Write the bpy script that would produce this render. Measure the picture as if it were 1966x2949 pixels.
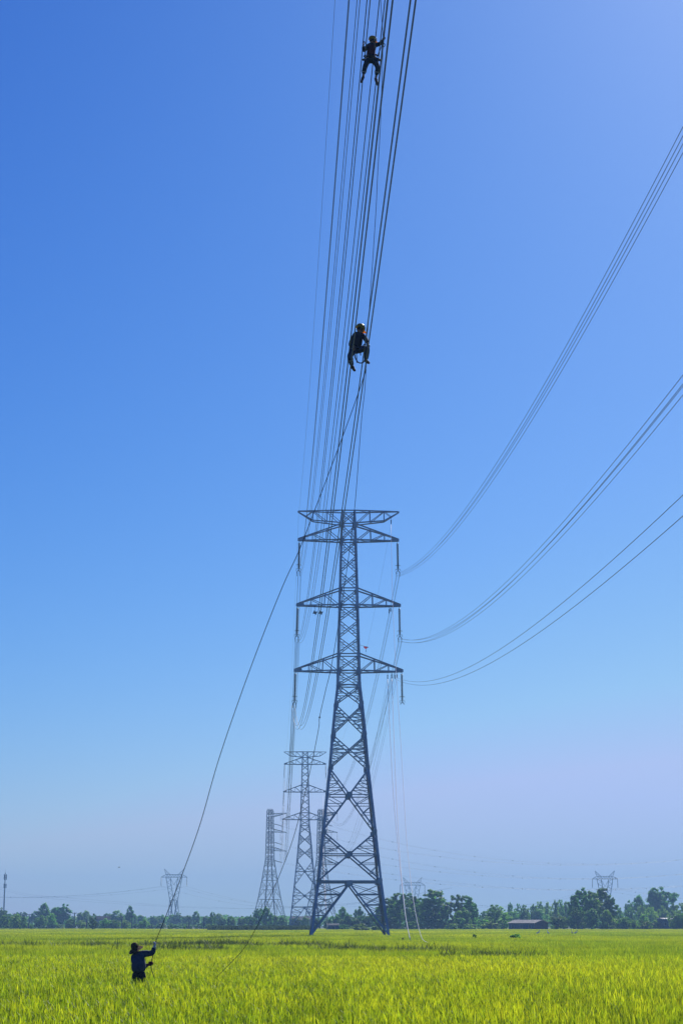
import bpy, bmesh, math, random
from mathutils import Vector, Matrix, Quaternion, noise
rad = math.radians
S = bpy.context.scene
COL = S.collection
for o in list(bpy.data.objects): bpy.data.objects.remove(o)

# ------------------------------------------------------------------ camera
EYE = 2.1; FPX = 5734.0; HORZ = 2662.0; CX = 983.0; CY = 1474.5
PITCH = math.atan((HORZ - CY) / FPX); CP, SP = math.cos(PITCH), math.sin(PITCH)
cam = bpy.data.cameras.new('camera'); camo = bpy.data.objects.new('camera', cam); COL.objects.link(camo)
camo.location = (0, 0, EYE); camo.rotation_euler = (math.pi/2 + PITCH, 0, 0)
cam.sensor_fit = 'VERTICAL'; cam.sensor_height = 36.0; cam.lens = FPX / 2949 * 36.0
cam.clip_start = 0.1; cam.clip_end = 30000
S.camera = camo
def P(px, py, Y):                     # pixel of the photograph -> point on the vertical plane Y
    a = (px - CX) / FPX; b = -(py - CY) / FPX
    t = Y / (CP - b * SP)
    return Vector((a * t, Y, EYE + (SP + b * CP) * t))
def G(px, py, z=0.0):                 # pixel -> point on the level z
    a = (px - CX) / FPX; b = -(py - CY) / FPX
    t = (z - EYE) / (SP + b * CP)
    return Vector((a * t, (CP - b * SP) * t, z))
def row_of(p):
    z = p.z - EYE; dep = p.y * CP + z * SP
    return CX + FPX * p.x / dep, CY - FPX * (z * CP - p.y * SP) / dep
# ------------------------------------------------------------------ sky, sun, exposure
SUN_EL, SUN_AZ = 35.5, 18.0           # azimuth to the right of the view direction
w = bpy.data.worlds.new('World'); S.world = w; w.use_nodes = True
nt = w.node_tree; nt.nodes.clear()
sky = nt.nodes.new('ShaderNodeTexSky'); sky.sky_type = 'NISHITA'; sky.sun_disc = False
sky.sun_elevation = rad(SUN_EL); sky.sun_rotation = rad(SUN_AZ)
sky.altitude = 0; sky.air_density = 1.0; sky.dust_density = 0.48; sky.ozone_density = 3.0
# camera-like grading of the sky colour, the same in every direction: one power curve per channel
spl = nt.nodes.new('ShaderNodeSeparateColor'); cmb = nt.nodes.new('ShaderNodeCombineColor'); nt.links.new(sky.outputs[0], spl.inputs[0])
for ch, (ga, am, cap) in enumerate(((2.05, 0.28, 4.0), (1.5, 0.72, 4.1), (0.92, 2.45, 4.3))):
    q0 = nt.nodes.new('ShaderNodeMath'); q0.operation = 'MULTIPLY'; q0.inputs[1].default_value = 0.42
    q1 = nt.nodes.new('ShaderNodeMath'); q1.operation = 'MINIMUM'; q1.inputs[1].default_value = cap
    q2 = nt.nodes.new('ShaderNodeMath'); q2.operation = 'POWER'; q2.inputs[1].default_value = ga
    q3 = nt.nodes.new('ShaderNodeMath'); q3.operation = 'MULTIPLY'; q3.inputs[1].default_value = am
    nt.links.new(spl.outputs[ch], q0.inputs[0]); nt.links.new(q0.outputs[0], q1.inputs[0]); nt.links.new(q1.outputs[0], q2.inputs[0]); nt.links.new(q2.outputs[0], q3.inputs[0]); nt.links.new(q3.outputs[0], cmb.inputs[ch])
bg = nt.nodes.new('ShaderNodeBackground'); bg.inputs['Strength'].default_value = 0.10
wo = nt.nodes.new('ShaderNodeOutputWorld')
nt.links.new(cmb.outputs[0], bg.inputs[0]); nt.links.new(bg.outputs[0], wo.inputs[0])
sl = bpy.data.lights.new('sun', 'SUN'); sl.energy = 5.0; sl.angle = rad(0.53); sl.color = (1.0, 0.95, 0.86)
so = bpy.data.objects.new('sun', sl); COL.objects.link(so)
sd = Vector((math.sin(rad(SUN_AZ))*math.cos(rad(SUN_EL)), math.cos(rad(SUN_AZ))*math.cos(rad(SUN_EL)), math.sin(rad(SUN_EL))))
so.rotation_euler = (-sd).to_track_quat('-Z', 'Y').to_euler(); so.location = (60, 140, 140)
S.view_settings.view_transform = 'Standard'; S.view_settings.look = 'None'
S.view_settings.exposure = 0.0; S.view_settings.gamma = 1.0; S.view_settings.use_curve_mapping = False
S.render.engine = 'CYCLES'
S.cycles.max_bounces = 6; S.cycles.transparent_max_bounces = 8

# ------------------------------------------------------------------ materials
MATS = {}
def mat(name, col, rough=0.6, metal=0.0, var=0.0, vscale=1.0, trans=0.0, tcol=None, bump=0.0, spec=0.4, objvar=0.0, col2=None, coord='Object', detail=4):
    m = bpy.data.materials.new(name); m.use_nodes = True; n = m.node_tree.nodes; l = m.node_tree.links
    b = n['Principled BSDF']; out = n['Material Output']
    b.inputs['Roughness'].default_value = rough; b.inputs['Metallic'].default_value = metal
    b.inputs['Specular IOR Level'].default_value = spec
    src = None
    if var > 0 or col2 is not None:
        if coord == 'World':
            g = n.new('ShaderNodeNewGeometry'); vec = g.outputs['Position']
        else:
            tc = n.new('ShaderNodeTexCoord'); vec = tc.outputs['Object']
        no = n.new('ShaderNodeTexNoise'); no.inputs['Scale'].default_value = vscale; no.inputs['Detail'].default_value = detail
        l.new(vec, no.inputs['Vector'])
        rp = n.new('ShaderNodeValToRGB'); rp.color_ramp.elements[0].position = 0.32; rp.color_ramp.elements[1].position = 0.68
        c2 = col2 if col2 is not None else [min(1, c*(1+var)) for c in col]
        c1 = col if col2 is not None else [c*(1-var) for c in col]
        rp.color_ramp.elements[0].color = (*c1, 1); rp.color_ramp.elements[1].color = (*c2, 1)
        l.new(no.outputs['Fac'], rp.inputs['Fac']); src = rp.outputs['Color']
    if objvar > 0:
        oi = n.new('ShaderNodeObjectInfo'); h = n.new('ShaderNodeHueSaturation')
        mr = n.new('ShaderNodeMapRange'); mr.inputs['To Min'].default_value = 1-objvar; mr.inputs['To Max'].default_value = 1+objvar
        l.new(oi.outputs['Random'], mr.inputs['Value']); l.new(mr.outputs[0], h.inputs['Value'])
        mh = n.new('ShaderNodeMapRange'); mh.inputs['To Min'].default_value = 0.5-objvar*0.1; mh.inputs['To Max'].default_value = 0.5+objvar*0.1
        ml = n.new('ShaderNodeMath'); ml.operation = 'FRACT'; mm = n.new('ShaderNodeMath'); mm.operation = 'MULTIPLY'; mm.inputs[1].default_value = 7.31
        l.new(oi.outputs['Random'], mm.inputs[0]); l.new(mm.outputs[0], ml.inputs[0]); l.new(ml.outputs[0], mh.inputs['Value']); l.new(mh.outputs[0], h.inputs['Hue'])
        if src is not None: l.new(src, h.inputs['Color'])
        else: h.inputs['Color'].default_value = (*col, 1)
        src = h.outputs['Color']
    if src is not None: l.new(src, b.inputs['Base Color'])
    else: b.inputs['Base Color'].default_value = (*col, 1)
    if bump > 0 and src is not None:
        bp = n.new('ShaderNodeBump'); bp.inputs['Strength'].default_value = bump; bp.inputs['Distance'].default_value = 0.02
        l.new(no.outputs['Fac'], bp.inputs['Height']); l.new(bp.outputs[0], b.inputs['Normal'])
    if trans > 0:
        t = n.new('ShaderNodeBsdfTranslucent'); mx = n.new('ShaderNodeMixShader'); mx.inputs[0].default_value = trans
        if tcol is not None and src is not None:
            mc = n.new('ShaderNodeMix'); mc.data_type = 'RGBA'; mc.blend_type = 'MULTIPLY'; mc.inputs[0].default_value = 1
            l.new(src, mc.inputs[6]); mc.inputs[7].default_value = (*tcol, 1); l.new(mc.outputs[2], t.inputs[0])
        elif src is not None: l.new(src, t.inputs[0])
        else: t.inputs[0].default_value = (*(tcol or col), 1)
        l.new(b.outputs[0], mx.inputs[1]); l.new(t.outputs[0], mx.inputs[2]); l.new(mx.outputs[0], out.inputs['Surface'])
    MATS[name] = m
    return m
mat('galvanised', (0.31, 0.33, 0.36), 0.36, 0.45, 0.28, 0.5, bump=0.1, spec=0.6)
mat('galvanised_rust', (0.26, 0.24, 0.23), 0.6, 0.15, col2=(0.30, 0.19, 0.13), vscale=0.35)
mat('galvanised_far', (0.055, 0.058, 0.064), 0.6, 0.2, 0.2, 0.5)
mat('insulator', (0.022, 0.018, 0.018), 0.4, 0, 0.2, 3.0, spec=0.6)
mat('fitting', (0.05, 0.05, 0.055), 0.5, 0.5, 0.2, 3.0)
mat('cable', (0.085, 0.080, 0.075), 0.42, 0.1, 0.35, 6.0)
mat('cable_far', (0.10, 0.10, 0.11), 0.5, 0.4, 0.1, 1.0)
mat('rope_dark', (0.05, 0.045, 0.045), 0.8, 0, 0.3, 4.0)
mat('rope_white', (0.90, 0.90, 0.87), 0.8, 0, 0.05, 2.0)
b_ = MATS['rope_white'].node_tree.nodes['Principled BSDF']; b_.inputs['Subsurface Weight'].default_value = 1.0; b_.inputs['Subsurface Radius'].default_value = (1, 1, 1); b_.inputs['Subsurface Scale'].default_value = 0.12
mat('skin', (0.32, 0.17, 0.11), 0.5, 0, 0.1, 8, spec=0.4)
mat('hair', (0.012, 0.010, 0.009), 0.5, 0, 0.2, 20)
mat('navy', (0.009, 0.013, 0.030), 0.85, 0, 0.25, 9, bump=0.4)
mat('work_blue', (0.038, 0.056, 0.095), 0.85, 0, 0.25, 9, bump=0.4)
mat('teal_trousers', (0.012, 0.030, 0.042), 0.85, 0, 0.25, 9, bump=0.4)
mat('black_trousers', (0.008, 0.010, 0.014), 0.85, 0, 0.25, 9, bump=0.4)
mat('red_vest', (0.075, 0.010, 0.018), 0.8, 0, 0.25, 9)
mat('strap', (0.012, 0.012, 0.014), 0.7, 0, 0.2, 9)
mat('reflective', (0.35, 0.37, 0.36), 0.4, 0, 0.1, 20)
mat('helmet_yellow', (0.55, 0.42, 0.035), 0.3, 0, 0.08, 6, trans=0.12, tcol=(1, 0.8, 0.4))
mat('visor_orange', (0.75, 0.28, 0.03), 0.5, 0, 0.08, 6, trans=0.45)
mat('boots', (0.10, 0.055, 0.025), 0.7, 0, 0.3, 9)
mat('glove_white', (0.62, 0.62, 0.64), 0.9, 0, 0.1, 9)
mat('glove_red', (0.16, 0.025, 0.025), 0.9, 0, 0.15, 9)
mat('hat_straw', (0.20, 0.12, 0.06), 0.9, 0, 0.25, 14, trans=0.12)
mat('flag_red', (0.65, 0.03, 0.02), 0.8, 0, 0.1, 2, trans=0.4)
mat('concrete', (0.34, 0.32, 0.29), 0.85, 0, 0.2, 1.5)
mat('pole_grey', (0.13, 0.125, 0.12), 0.8, 0, 0.2, 0.8)
mat('bark', (0.13, 0.10, 0.075), 0.9, 0, 0.3, 1.5)
mat('bark_pale', (0.30, 0.27, 0.23), 0.9, 0, 0.3, 1.5)
mat('leaf_dark', (0.080, 0.185, 0.030), 0.5, 0, 0.45, 0.35, trans=0.6, tcol=(2.2, 2.3, 0.9), objvar=0.25)
mat('leaf_mid', (0.13, 0.26, 0.045), 0.5, 0, 0.4, 0.35, trans=0.6, tcol=(2.2, 2.2, 0.9), objvar=0.25)
mat('leaf_bright', (0.13, 0.24, 0.03), 0.55, 0, 0.35, 0.35, trans=0.45, tcol=(1.5, 1.4, 0.6), objvar=0.2)
mat('corn', (0.085, 0.13, 0.045), 0.5, 0, 0.35, 0.8, trans=0.4, coord='World')
mat('weed', (0.10, 0.15, 0.022), 0.6, 0, 0.4, 0.7, trans=0.4, coord='World')
mat('shed_roof', (0.45, 0.43, 0.40), 0.6, 0, 0.15, 0.3)
mat('shed_blue', (0.05, 0.085, 0.13), 0.7, 0, 0.15, 0.6)
mat('shed_brick', (0.17, 0.075, 0.06), 0.85, 0, 0.2, 1.2)
mat('white_metal', (0.78, 0.78, 0.77), 0.4, 0, 0.05, 0.6)
mat('feather_white', (0.85, 0.85, 0.83), 0.8, 0, 0.04, 8)
mat('feather_black', (0.02, 0.02, 0.022), 0.7, 0, 0.1, 8)
mat('beak', (0.45, 0.28, 0.04), 0.5, 0, 0.1, 8)
mat('grey_board', (0.30, 0.33, 0.30), 0.6, 0.2, 0.15, 2)
mat('wood_stake', (0.10, 0.07, 0.045), 0.9, 0, 0.3, 4)
mat('soil', (0.050, 0.078, 0.018), 0.95, 0, col2=(0.085, 0.095, 0.028), vscale=0.08, coord='World', detail=6)

# rice: colour drifts over the field, tips yellower, canopy shade painted into the stems
def rice_mat():
    m = bpy.data.materials.new('rice_leaf'); m.use_nodes = True; n = m.node_tree.nodes; l = m.node_tree.links
    b = n['Principled BSDF']; out = n['Material Output']; b.inputs['Roughness'].default_value = 0.5; b.inputs['Specular IOR Level'].default_value = 0.3
    g = n.new('ShaderNodeNewGeometry')
    mp = n.new('ShaderNodeMapping'); mp.inputs['Scale'].default_value = (0.035, 0.02, 0); l.new(g.outputs['Position'], mp.inputs['Vector'])
    n1 = n.new('ShaderNodeTexNoise'); n1.inputs['Scale'].default_value = 1.0; n1.inputs['Detail'].default_value = 5; l.new(mp.outputs[0], n1.inputs['Vector'])
    n2 = n.new('ShaderNodeTexNoise'); n2.inputs['Scale'].default_value = 2.2; n2.inputs['Detail'].default_value = 2; l.new(g.outputs['Position'], n2.inputs['Vector'])
    ad = n.new('ShaderNodeMath'); ad.operation = 'MULTIPLY_ADD'; ad.inputs[1].default_value = 0.5; l.new(n2.outputs['Fac'], ad.inputs[0])
    hf = n.new('ShaderNodeMath'); hf.operation = 'MULTIPLY'; hf.inputs[1].default_value = 0.5; l.new(n1.outputs['Fac'], hf.inputs[0]); l.new(hf.outputs[0], ad.inputs[2])
    rp = n.new('ShaderNodeValToRGB'); l.new(ad.outputs[0], rp.inputs['Fac'])
    rp.color_ramp.elements[0].position = 0.40; rp.color_ramp.elements[1].position = 0.60
    rp.color_ramp.elements[0].color = (0.088, 0.180, 0.009, 1); rp.color_ramp.elements[1].color = (0.180, 0.260, 0.013, 1)
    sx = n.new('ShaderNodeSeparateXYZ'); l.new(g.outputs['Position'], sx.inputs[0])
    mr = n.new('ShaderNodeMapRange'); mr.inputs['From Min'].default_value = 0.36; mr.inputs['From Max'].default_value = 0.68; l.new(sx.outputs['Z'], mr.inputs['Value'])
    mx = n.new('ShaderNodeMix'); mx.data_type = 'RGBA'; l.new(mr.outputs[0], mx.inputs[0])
    dk = n.new('ShaderNodeMix'); dk.data_type = 'RGBA'; dk.blend_type = 'MULTIPLY'; dk.inputs[0].default_value = 1; l.new(rp.outputs[0], dk.inputs[6]); dk.inputs[7].default_value = (0.40, 0.56, 0.8, 1)  # low blades: shadow inside the canopy, put into the colour
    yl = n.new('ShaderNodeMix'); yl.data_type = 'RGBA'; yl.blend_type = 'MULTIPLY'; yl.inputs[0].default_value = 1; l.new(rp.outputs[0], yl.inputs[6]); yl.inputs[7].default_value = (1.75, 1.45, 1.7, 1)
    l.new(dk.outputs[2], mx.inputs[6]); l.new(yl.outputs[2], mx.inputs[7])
    oi = n.new('ShaderNodeObjectInfo'); mv = n.new('ShaderNodeMapRange'); mv.inputs['To Min'].default_value = 0.74; mv.inputs['To Max'].default_value = 1.26; l.new(oi.outputs['Random'], mv.inputs['Value'])
    vm_ = n.new('ShaderNodeVectorMath'); vm_.operation = 'SCALE'; l.new(mx.outputs[2], vm_.inputs[0]); l.new(mv.outputs[0], vm_.inputs['Scale'])
    l.new(vm_.outputs[0], b.inputs['Base Color'])
    t = n.new('ShaderNodeBsdfTranslucent'); tm = n.new('ShaderNodeMix'); tm.data_type = 'RGBA'; tm.blend_type = 'MULTIPLY'; tm.inputs[0].default_value = 1
    l.new(vm_.outputs[0], tm.inputs[6]); tm.inputs[7].default_value = (2.9, 2.5, 1.0, 1); l.new(tm.outputs[2], t.inputs[0])
    ms = n.new('ShaderNodeMixShader'); ms.inputs[0].default_value = 0.55; l.new(b.outputs[0], ms.inputs[1]); l.new(t.outputs[0], ms.inputs[2]); l.new(ms.outputs[0], out.inputs['Surface'])
    MATS['rice_leaf'] = m
rice_mat()

# ------------------------------------------------------------------ helpers
def link(o, parent=None):
    COL.objects.link(o)
    if parent is not None: o.parent = parent
    return o
def obj(name, me, material=None, parent=None):
    if isinstance(me, bmesh.types.BMesh):
        bm = me; me = bpy.data.meshes.new(name); bm.to_mesh(me); bm.free()
    if material and not me.materials: me.materials.append(MATS[material])
    return link(bpy.data.objects.new(name, me), parent)
def tag(o, label=None, cat=None, group=None, kind=None):
    if label: o['label'] = label
    if cat: o['category'] = cat
    if group: o['group'] = group
    if kind: o['kind'] = kind
    return o
def thing(name, loc, label, cat, group=None, rz=0.0):
    o = bpy.data.objects.new(name, None); o.empty_display_size = 0.3; COL.objects.link(o)
    o.location = loc; o.rotation_euler = (0, 0, rz)
    return tag(o, label, cat, group)
def copy_tree(o, parent=None):
    c = o.copy(); COL.objects.link(c); c.parent = parent
    for ch in CHILD.get(o.name, []): copy_tree(ch, c)
    return c
CHILD = {}
def index_children():
    CHILD.clear()
    for o in bpy.data.objects:
        if o.parent: CHILD.setdefault(o.parent.name, []).append(o)
def smooth(me):
    for p in me.polygons: p.use_smooth = True
def bm_box(bm, c, s, m=None):
    r = bmesh.ops.create_cube(bm, size=1.0)
    M = Matrix.Translation(c) @ (m.to_4x4() if m else Matrix()) @ Matrix.Diagonal((*s, 1))
    bmesh.ops.transform(bm, matrix=M, verts=r['verts'])
    return r['verts']
def bm_tube(bm, pts, radii, n=8, cap=True):
    pts = [Vector(p) for p in pts]
    if not hasattr(radii, '__len__'): radii = [radii]*len(pts)
    rings = []; ref = None
    for i, p in enumerate(pts):
        d = (pts[min(i+1, len(pts)-1)] - pts[max(i-1, 0)]).normalized()
        if ref is None: ref = d.orthogonal().normalized()
        u = (ref - d*ref.dot(d)); u = u.normalized() if u.length > 1e-6 else d.orthogonal().normalized()
        ref = u; v = d.cross(u)
        rings.append([bm.verts.new(p + radii[i]*(math.cos(2*math.pi*k/n)*u + math.sin(2*math.pi*k/n)*v)) for k in range(n)])
    for a, b in zip(rings, rings[1:]):
        for k in range(n): bm.faces.new((a[k], a[(k+1) % n], b[(k+1) % n], b[k]))
    if cap and n > 2:
        bm.faces.new(rings[0][::-1]); bm.faces.new(rings[-1])
def bm_lathe(bm, prof, n=12, M=None):
    M = M or Matrix()
    rings = []
    for r, z in prof:
        if r < 1e-5: rings.append([bm.verts.new(M @ Vector((0, 0, z)))])
        else: rings.append([bm.verts.new(M @ Vector((r*math.cos(2*math.pi*k/n), r*math.sin(2*math.pi*k/n), z))) for k in range(n)])
    for a, b in zip(rings, rings[1:]):
        for k in range(n):
            k2 = (k+1) % n
            f = [a[k % len(a)], a[k2 % len(a)], b[k2 % len(b)], b[k % len(b)]]
            g = []
            for x in f:
                if x not in g: g.append(x)
            if len(g) > 2: bm.faces.new(g)
def catmull(pts, n=10):
    pts = [Vector(p) for p in pts]; q = [2*pts[0]-pts[1]] + pts + [2*pts[-1]-pts[-2]]; out = []
    for i in range(1, len(q)-2):
        for k in range(n):
            t = k/n; a, b, c, d = q[i-1], q[i], q[i+1], q[i+2]
            out.append(0.5*((2*b) + (c-a)*t + (2*a-5*b+4*c-d)*t*t + (3*b-a-3*c+d)*t**3))
    return out + [pts[-1]]

# unit steel angle bar: length 0..1 along z, flat leg centred on the axis, other leg behind it
def unit_angle(name, t=0.16):
    prof = [(-0.5, 0), (0.5, 0), (0.5, -t), (-0.5+t, -t), (-0.5+t, -1), (-0.5, -1)]
    vs = [(x, y, z) for z in (0, 1) for x, y in prof]
    fs = [(i, (i+1) % 6, 6+(i+1) % 6, 6+i) for i in range(6)] + [(3, 2, 1, 0), (5, 4, 3, 0), (6, 7, 8, 9), (6, 9, 10, 11)]
    me = bpy.data.meshes.new(name); me.from_pydata(vs, [], fs); me.update(); return me
ANG = {}
for mn in ('galvanised', 'galvanised_far', 'galvanised_rust'):
    ANG[mn] = unit_angle('angle_bar'); ANG[mn].materials.append(MATS[mn])
def bar_matrix(a, b, wd, nrm, dp=None):
    a = Vector(a); b = Vector(b); d = b - a
    z = d.normalized(); nrm = Vector(nrm); y = nrm - z*nrm.dot(z)
    if y.length < 1e-4: y = z.orthogonal()
    y.normalize(); x = y.cross(z)
    dp = wd if dp is None else dp
    M = Matrix((( x.x*wd, y.x*dp, d.x, a.x), (x.y*wd, y.y*dp, d.y, a.y), (x.z*wd, y.z*dp, d.z, a.z), (0, 0, 0, 1)))
    return M
def bar(parent, name, a, b, wd, nrm, material='galvanised'):
    o = bpy.data.objects.new(name, ANG[material]); COL.objects.link(o); o.parent = parent
    o.matrix_basis = bar_matrix(a, b, wd, nrm)
    return o
def join_bars(parent, name, bars, material):
    vs, fs = [], []
    src = ANG[material]; sv = [v.co.copy() for v in src.vertices]; sf = [tuple(p.vertices) for p in src.polygons]
    for a, b, wd, nrm in bars:
        M = bar_matrix(a, b, wd, nrm); k = len(vs)
        vs += [M @ v for v in sv]; fs += [tuple(i+k for i in f) for f in sf]
    me = bpy.data.meshes.new(name); me.from_pydata(vs, [], fs); me.update(); me.materials.append(MATS[material])
    return link(bpy.data.objects.new(name, me), parent)

# ------------------------------------------------------------------ ground
LINE_A = 0.031                        # bearing of the line: towards the camera it drifts right
bm = bmesh.new()
gx = [-3000, -800, -200, -60, 0, 60, 200, 800, 3000]; gy = [-600, -50, 20, 100, 300, 700, 1200, 2400, 3900]
grid = [[bm.verts.new((x, y, 0)) for x in gx] for y in gy]
for j in range(len(gy)-1):
    for i in range(len(gx)-1): bm.faces.new((grid[j][i], grid[j][i+1], grid[j+1][i+1], grid[j+1][i]))
gr = obj('ground', bm, 'soil'); tag(gr, 'flat muddy green paddy ground reaching the far trees', 'ground', kind='structure')

# ------------------------------------------------------------------ lattice suspension tower (measured on the photograph at its own distance)
T1Y = 300.0
T1X = P(1003, 1472, T1Y).x
def zz(py): return P(1003, py, T1Y).z
def hw(xl, xr, py): return (P(xr, py, T1Y).x - P(xl, py, T1Y).x) / 2
PROF = [(0.0, hw(891, 1115, 2690) + 0.1)] + [(zz(y), hw(a, b, y)) for y, a, b in
        [(2540, 912.0, 1095.5), (2400, 927, 1082), (2214, 946, 1061), (2118, 953.5, 1053), (2030, 962, 1044.5), (1975, 968.5, 1037.5),
         (1934, 969.5, 1036.5), (1745, 974.5, 1031.5), (1558, 980, 1027), (1472, 983.3, 1023.5)]]
def width_at(z):
    for (z0, w0), (z1, w1) in zip(PROF, PROF[1:]):
        if z <= z1 + 1e-6: return w0 + (w1-w0)*(z-z0)/(z1-z0)
    return PROF[-1][1]
SGN = [(-1, -1), (1, -1), (1, 1), (-1, 1)]
FN = [Vector((0, -1, 0)), Vector((1, 0, 0)), Vector((0, 1, 0)), Vector((-1, 0, 0))]
def corner(i, z, wf=width_at):
    s = SGN[i % 4]; h = wf(z); return Vector((s[0]*h, s[1]*h, z))
def make_leg(root, i, prof, sizes, material, name='leg'):
    s = SGN[i]; bm = bmesh.new()
    for ((z0, w0), (z1, w1)), sz in zip(zip(prof, prof[1:]), sizes):
        a = Vector((s[0]*w0, s[1]*w0, z0)); b = Vector((s[0]*w1, s[1]*w1, z1)); t = sz*0.13
        pr = [(0, 0), (1, 0), (1, t/sz), (t/sz, t/sz), (t/sz, 1), (0, 1)]
        lo = [bm.verts.new(a + Vector((-s[0]*x*sz, -s[1]*y*sz, 0))) for x, y in pr]
        hi = [bm.verts.new(b + Vector((-s[0]*x*sz, -s[1]*y*sz, 0))) for x, y in pr]
        for k in range(6): bm.faces.new((lo[k], lo[(k+1) % 6], hi[(k+1) % 6], hi[k]))
        bm.faces.new((lo[0], lo[1], lo[2], lo[3])); bm.faces.new((lo[0], lo[3], lo[4], lo[5]))
        bm.faces.new((hi[3], hi[2], hi[1], hi[0])); bm.faces.new((hi[5], hi[4], hi[3], hi[0]))
    bmesh.ops.recalc_face_normals(bm, faces=bm.faces)
    return obj(name, bm, material, root)
ARMS = {}
def make_tower(name, loc, rz, label, group):
    root = thing(name, loc, label, 'pylon', group, rz)
    sizes = [0.36, 0.36, 0.36, 0.35, 0.34, 0.33, 0.32, 0.30, 0.29, 0.27]
    for i in range(4):
        lg = make_leg(root, i, PROF, sizes, 'galvanised_rust' if i == 2 else 'galvanised')
        bm = bmesh.new(); s = SGN[i]; h = PROF[0][1]
        bm_lathe(bm, [(0, 0.55), (0.42, 0.55), (0.46, 0.5), (0.5, -0.3)], 12, Matrix.Translation((s[0]*(h-0.2), s[1]*(h-0.2), 0)))
        obj('footing', bm, 'concrete', root)
        bm = bmesh.new()                                     # step bolts up the outer flange
        z = 3.0
        while z < 62:
            p = corner(i, z); bm_box(bm, p + Vector((s[0]*0.05, -s[1]*0.12, 0)), (0.16, 0.02, 0.02)); z += 0.9
        obj('step_bolts', bm, 'galvanised', lg)['kind'] = 'stuff'
        for z in [zz(y) for y in (2540, 2400, 2214, 2118, 2030, 1975, 1934, 1889, 1745, 1699, 1558, 1512)]:
            p = corner(i, z); k = 0.62 if z < 40 else 0.5; t = 0.024     # L-shaped splice plates where the leg bends or carries arms
            pr = [(-t, -t), (k, -t), (k, 0), (0, 0), (0, k), (-t, k)]; bm = bmesh.new()
            lo = [bm.verts.new(p + Vector((-s[0]*x, -s[1]*y, -k*0.6))) for x, y in pr]; hi = [bm.verts.new(p + Vector((-s[0]*x, -s[1]*y, k*0.6))) for x, y in pr]
            for q in range(6): bm.faces.new((lo[q], lo[(q+1) % 6], hi[(q+1) % 6], hi[q]))
            for r4 in (lo, hi): bm.faces.new((r4[0], r4[1], r4[2], r4[3])); bm.faces.new((r4[0], r4[3], r4[4], r4[5]))
            bmesh.ops.recalc_face_normals(bm, faces=bm.faces); obj('gusset_plate', bm, 'galvanised', lg)
    sec = []
    def face_bar(nm, f, a, b, wd, inset=0.0):
        n = FN[f]; bar(root, nm, Vector(a) - n*inset, Vector(b) - n*inset, wd, n)
    def horizontals(z, wd=0.16):
        for f in range(4): face_bar('horizontal_brace', f, corner(f, z), corner(f+1, z), wd, 0.05)
    def xpanel(z0, z1, wd, nsec, mid=False):
        for f in range(4):
            a0, b0, a1, b1 = corner(f, z0), corner(f+1, z0), corner(f, z1), corner(f+1, z1)
            face_bar('diagonal_brace', f, a0, b1, wd, 0.02); face_bar('diagonal_brace', f, b0, a1, wd, 0.05 + wd*0.16)
            t = (b0-a0).length / ((b0-a0).length + (b1-a1).length)
            c = a0.lerp(b1, t); n = FN[f]
            for A0, A1 in ((a0, a1), (b0, b1)):
                zc = c.z; cl = A0.lerp(A1, (zc-z0)/(z1-z0))
                if mid: face_bar('horizontal_brace', f, cl, c, wd*0.75, 0.07)
                for B, hgt in ((A0, z0), (A1, z1)):
                    prev = None
                    for k in range(1, nsec):
                        q = B.lerp(c, k/nsec); l = A0.lerp(A1, (q.z-z0)/(z1-z0))
                        sec.append((l - n*0.09, q - n*0.09, n, 0.10 if mid else 0.06))
                        l2 = A0.lerp(A1, ((B.lerp(c, (k+1)/nsec)).z-z0)/(z1-z0)) if k < nsec-1 else cl
                        sec.append((q - n*0.12, l2 - n*0.12, n, 0.10 if mid else 0.06))
    ys = [1934, 1889]
    up = [(1975, 1934), (1934, 1887), (1885, 1837), (1837, 1788), (1788, 1745), (1745, 1698), (1696, 1648), (1648, 1602), (1602, 1558), (1558, 1513), (1510, 1473)]
    for a, b in up: xpanel(zz(a), zz(b), 0.125, 3)
    for y in (1975, 1934, 1886, 1745, 1697, 1558, 1511, 1473): horizontals(zz(y), 0.17)
    for a, b, n_, wd in ((2030, 1975, 2, 0.15), (2118, 2030, 4, 0.17), (2214, 2118, 4, 0.18), (2396, 2214, 4, 0.21), (2540, 2396, 3, 0.22)):
        xpanel(zz(a), zz(b), wd, n_, True)
    horizontals(zz(2540), 0.30)
    # hub plates at the two big crossings
    for a, b in ((2396, 2214), (2540, 2396)):
        for f in range(4):
            z0, z1 = zz(a), zz(b); h0, h1 = width_at(z0), width_at(z1); zc = z0 + (z1-z0)*h0/(h0+h1); h = width_at(zc)
            bm = bmesh.new(); n = FN[f]; tdir = Vector((n.y, n.x, 0))
            M = Matrix((tdir, n, (0, 0, 1))).transposed()
            bm_box(bm, n*(h+0.03) + Vector((0, 0, zc)), (0.85, 0.03, 0.8), M); obj('hub_plate', bm, 'galvanised', root)
    # base: inverted V from the middle of the lowest belt to the feet
    zt = zz(2540); zb = 0.35
    for f in range(4):
        n = FN[f]; a1, b1 = corner(f, zt), corner(f+1, zt); c = (a1+b1)/2 - Vector((0, 0, 0.3))
        for A in (f, f+1):
            ft = corner(A, zb); face_bar('base_diagonal', f, ft, c, 0.24, 0.03)
            N = 5
            for k in range(1, N):
                q = ft.lerp(c, k/N); l = corner(A, q.z)
                (sec.append((l - n*0.09, q - n*0.09, n, 0.14)))
                q2 = ft.lerp(c, (k+1)/N); l2 = corner(A, min(zt, q2.z))
                sec.append((q - n*0.13, l2 - n*0.13, n, 0.10))
                if k >= 2: sec.append((l - n*0.15, q2 - n*0.15, n, 0.085))
        bm = bmesh.new(); tdir = Vector((n.y, n.x, 0)); M = Matrix((tdir, n, (0, 0, 1))).transposed()
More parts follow.
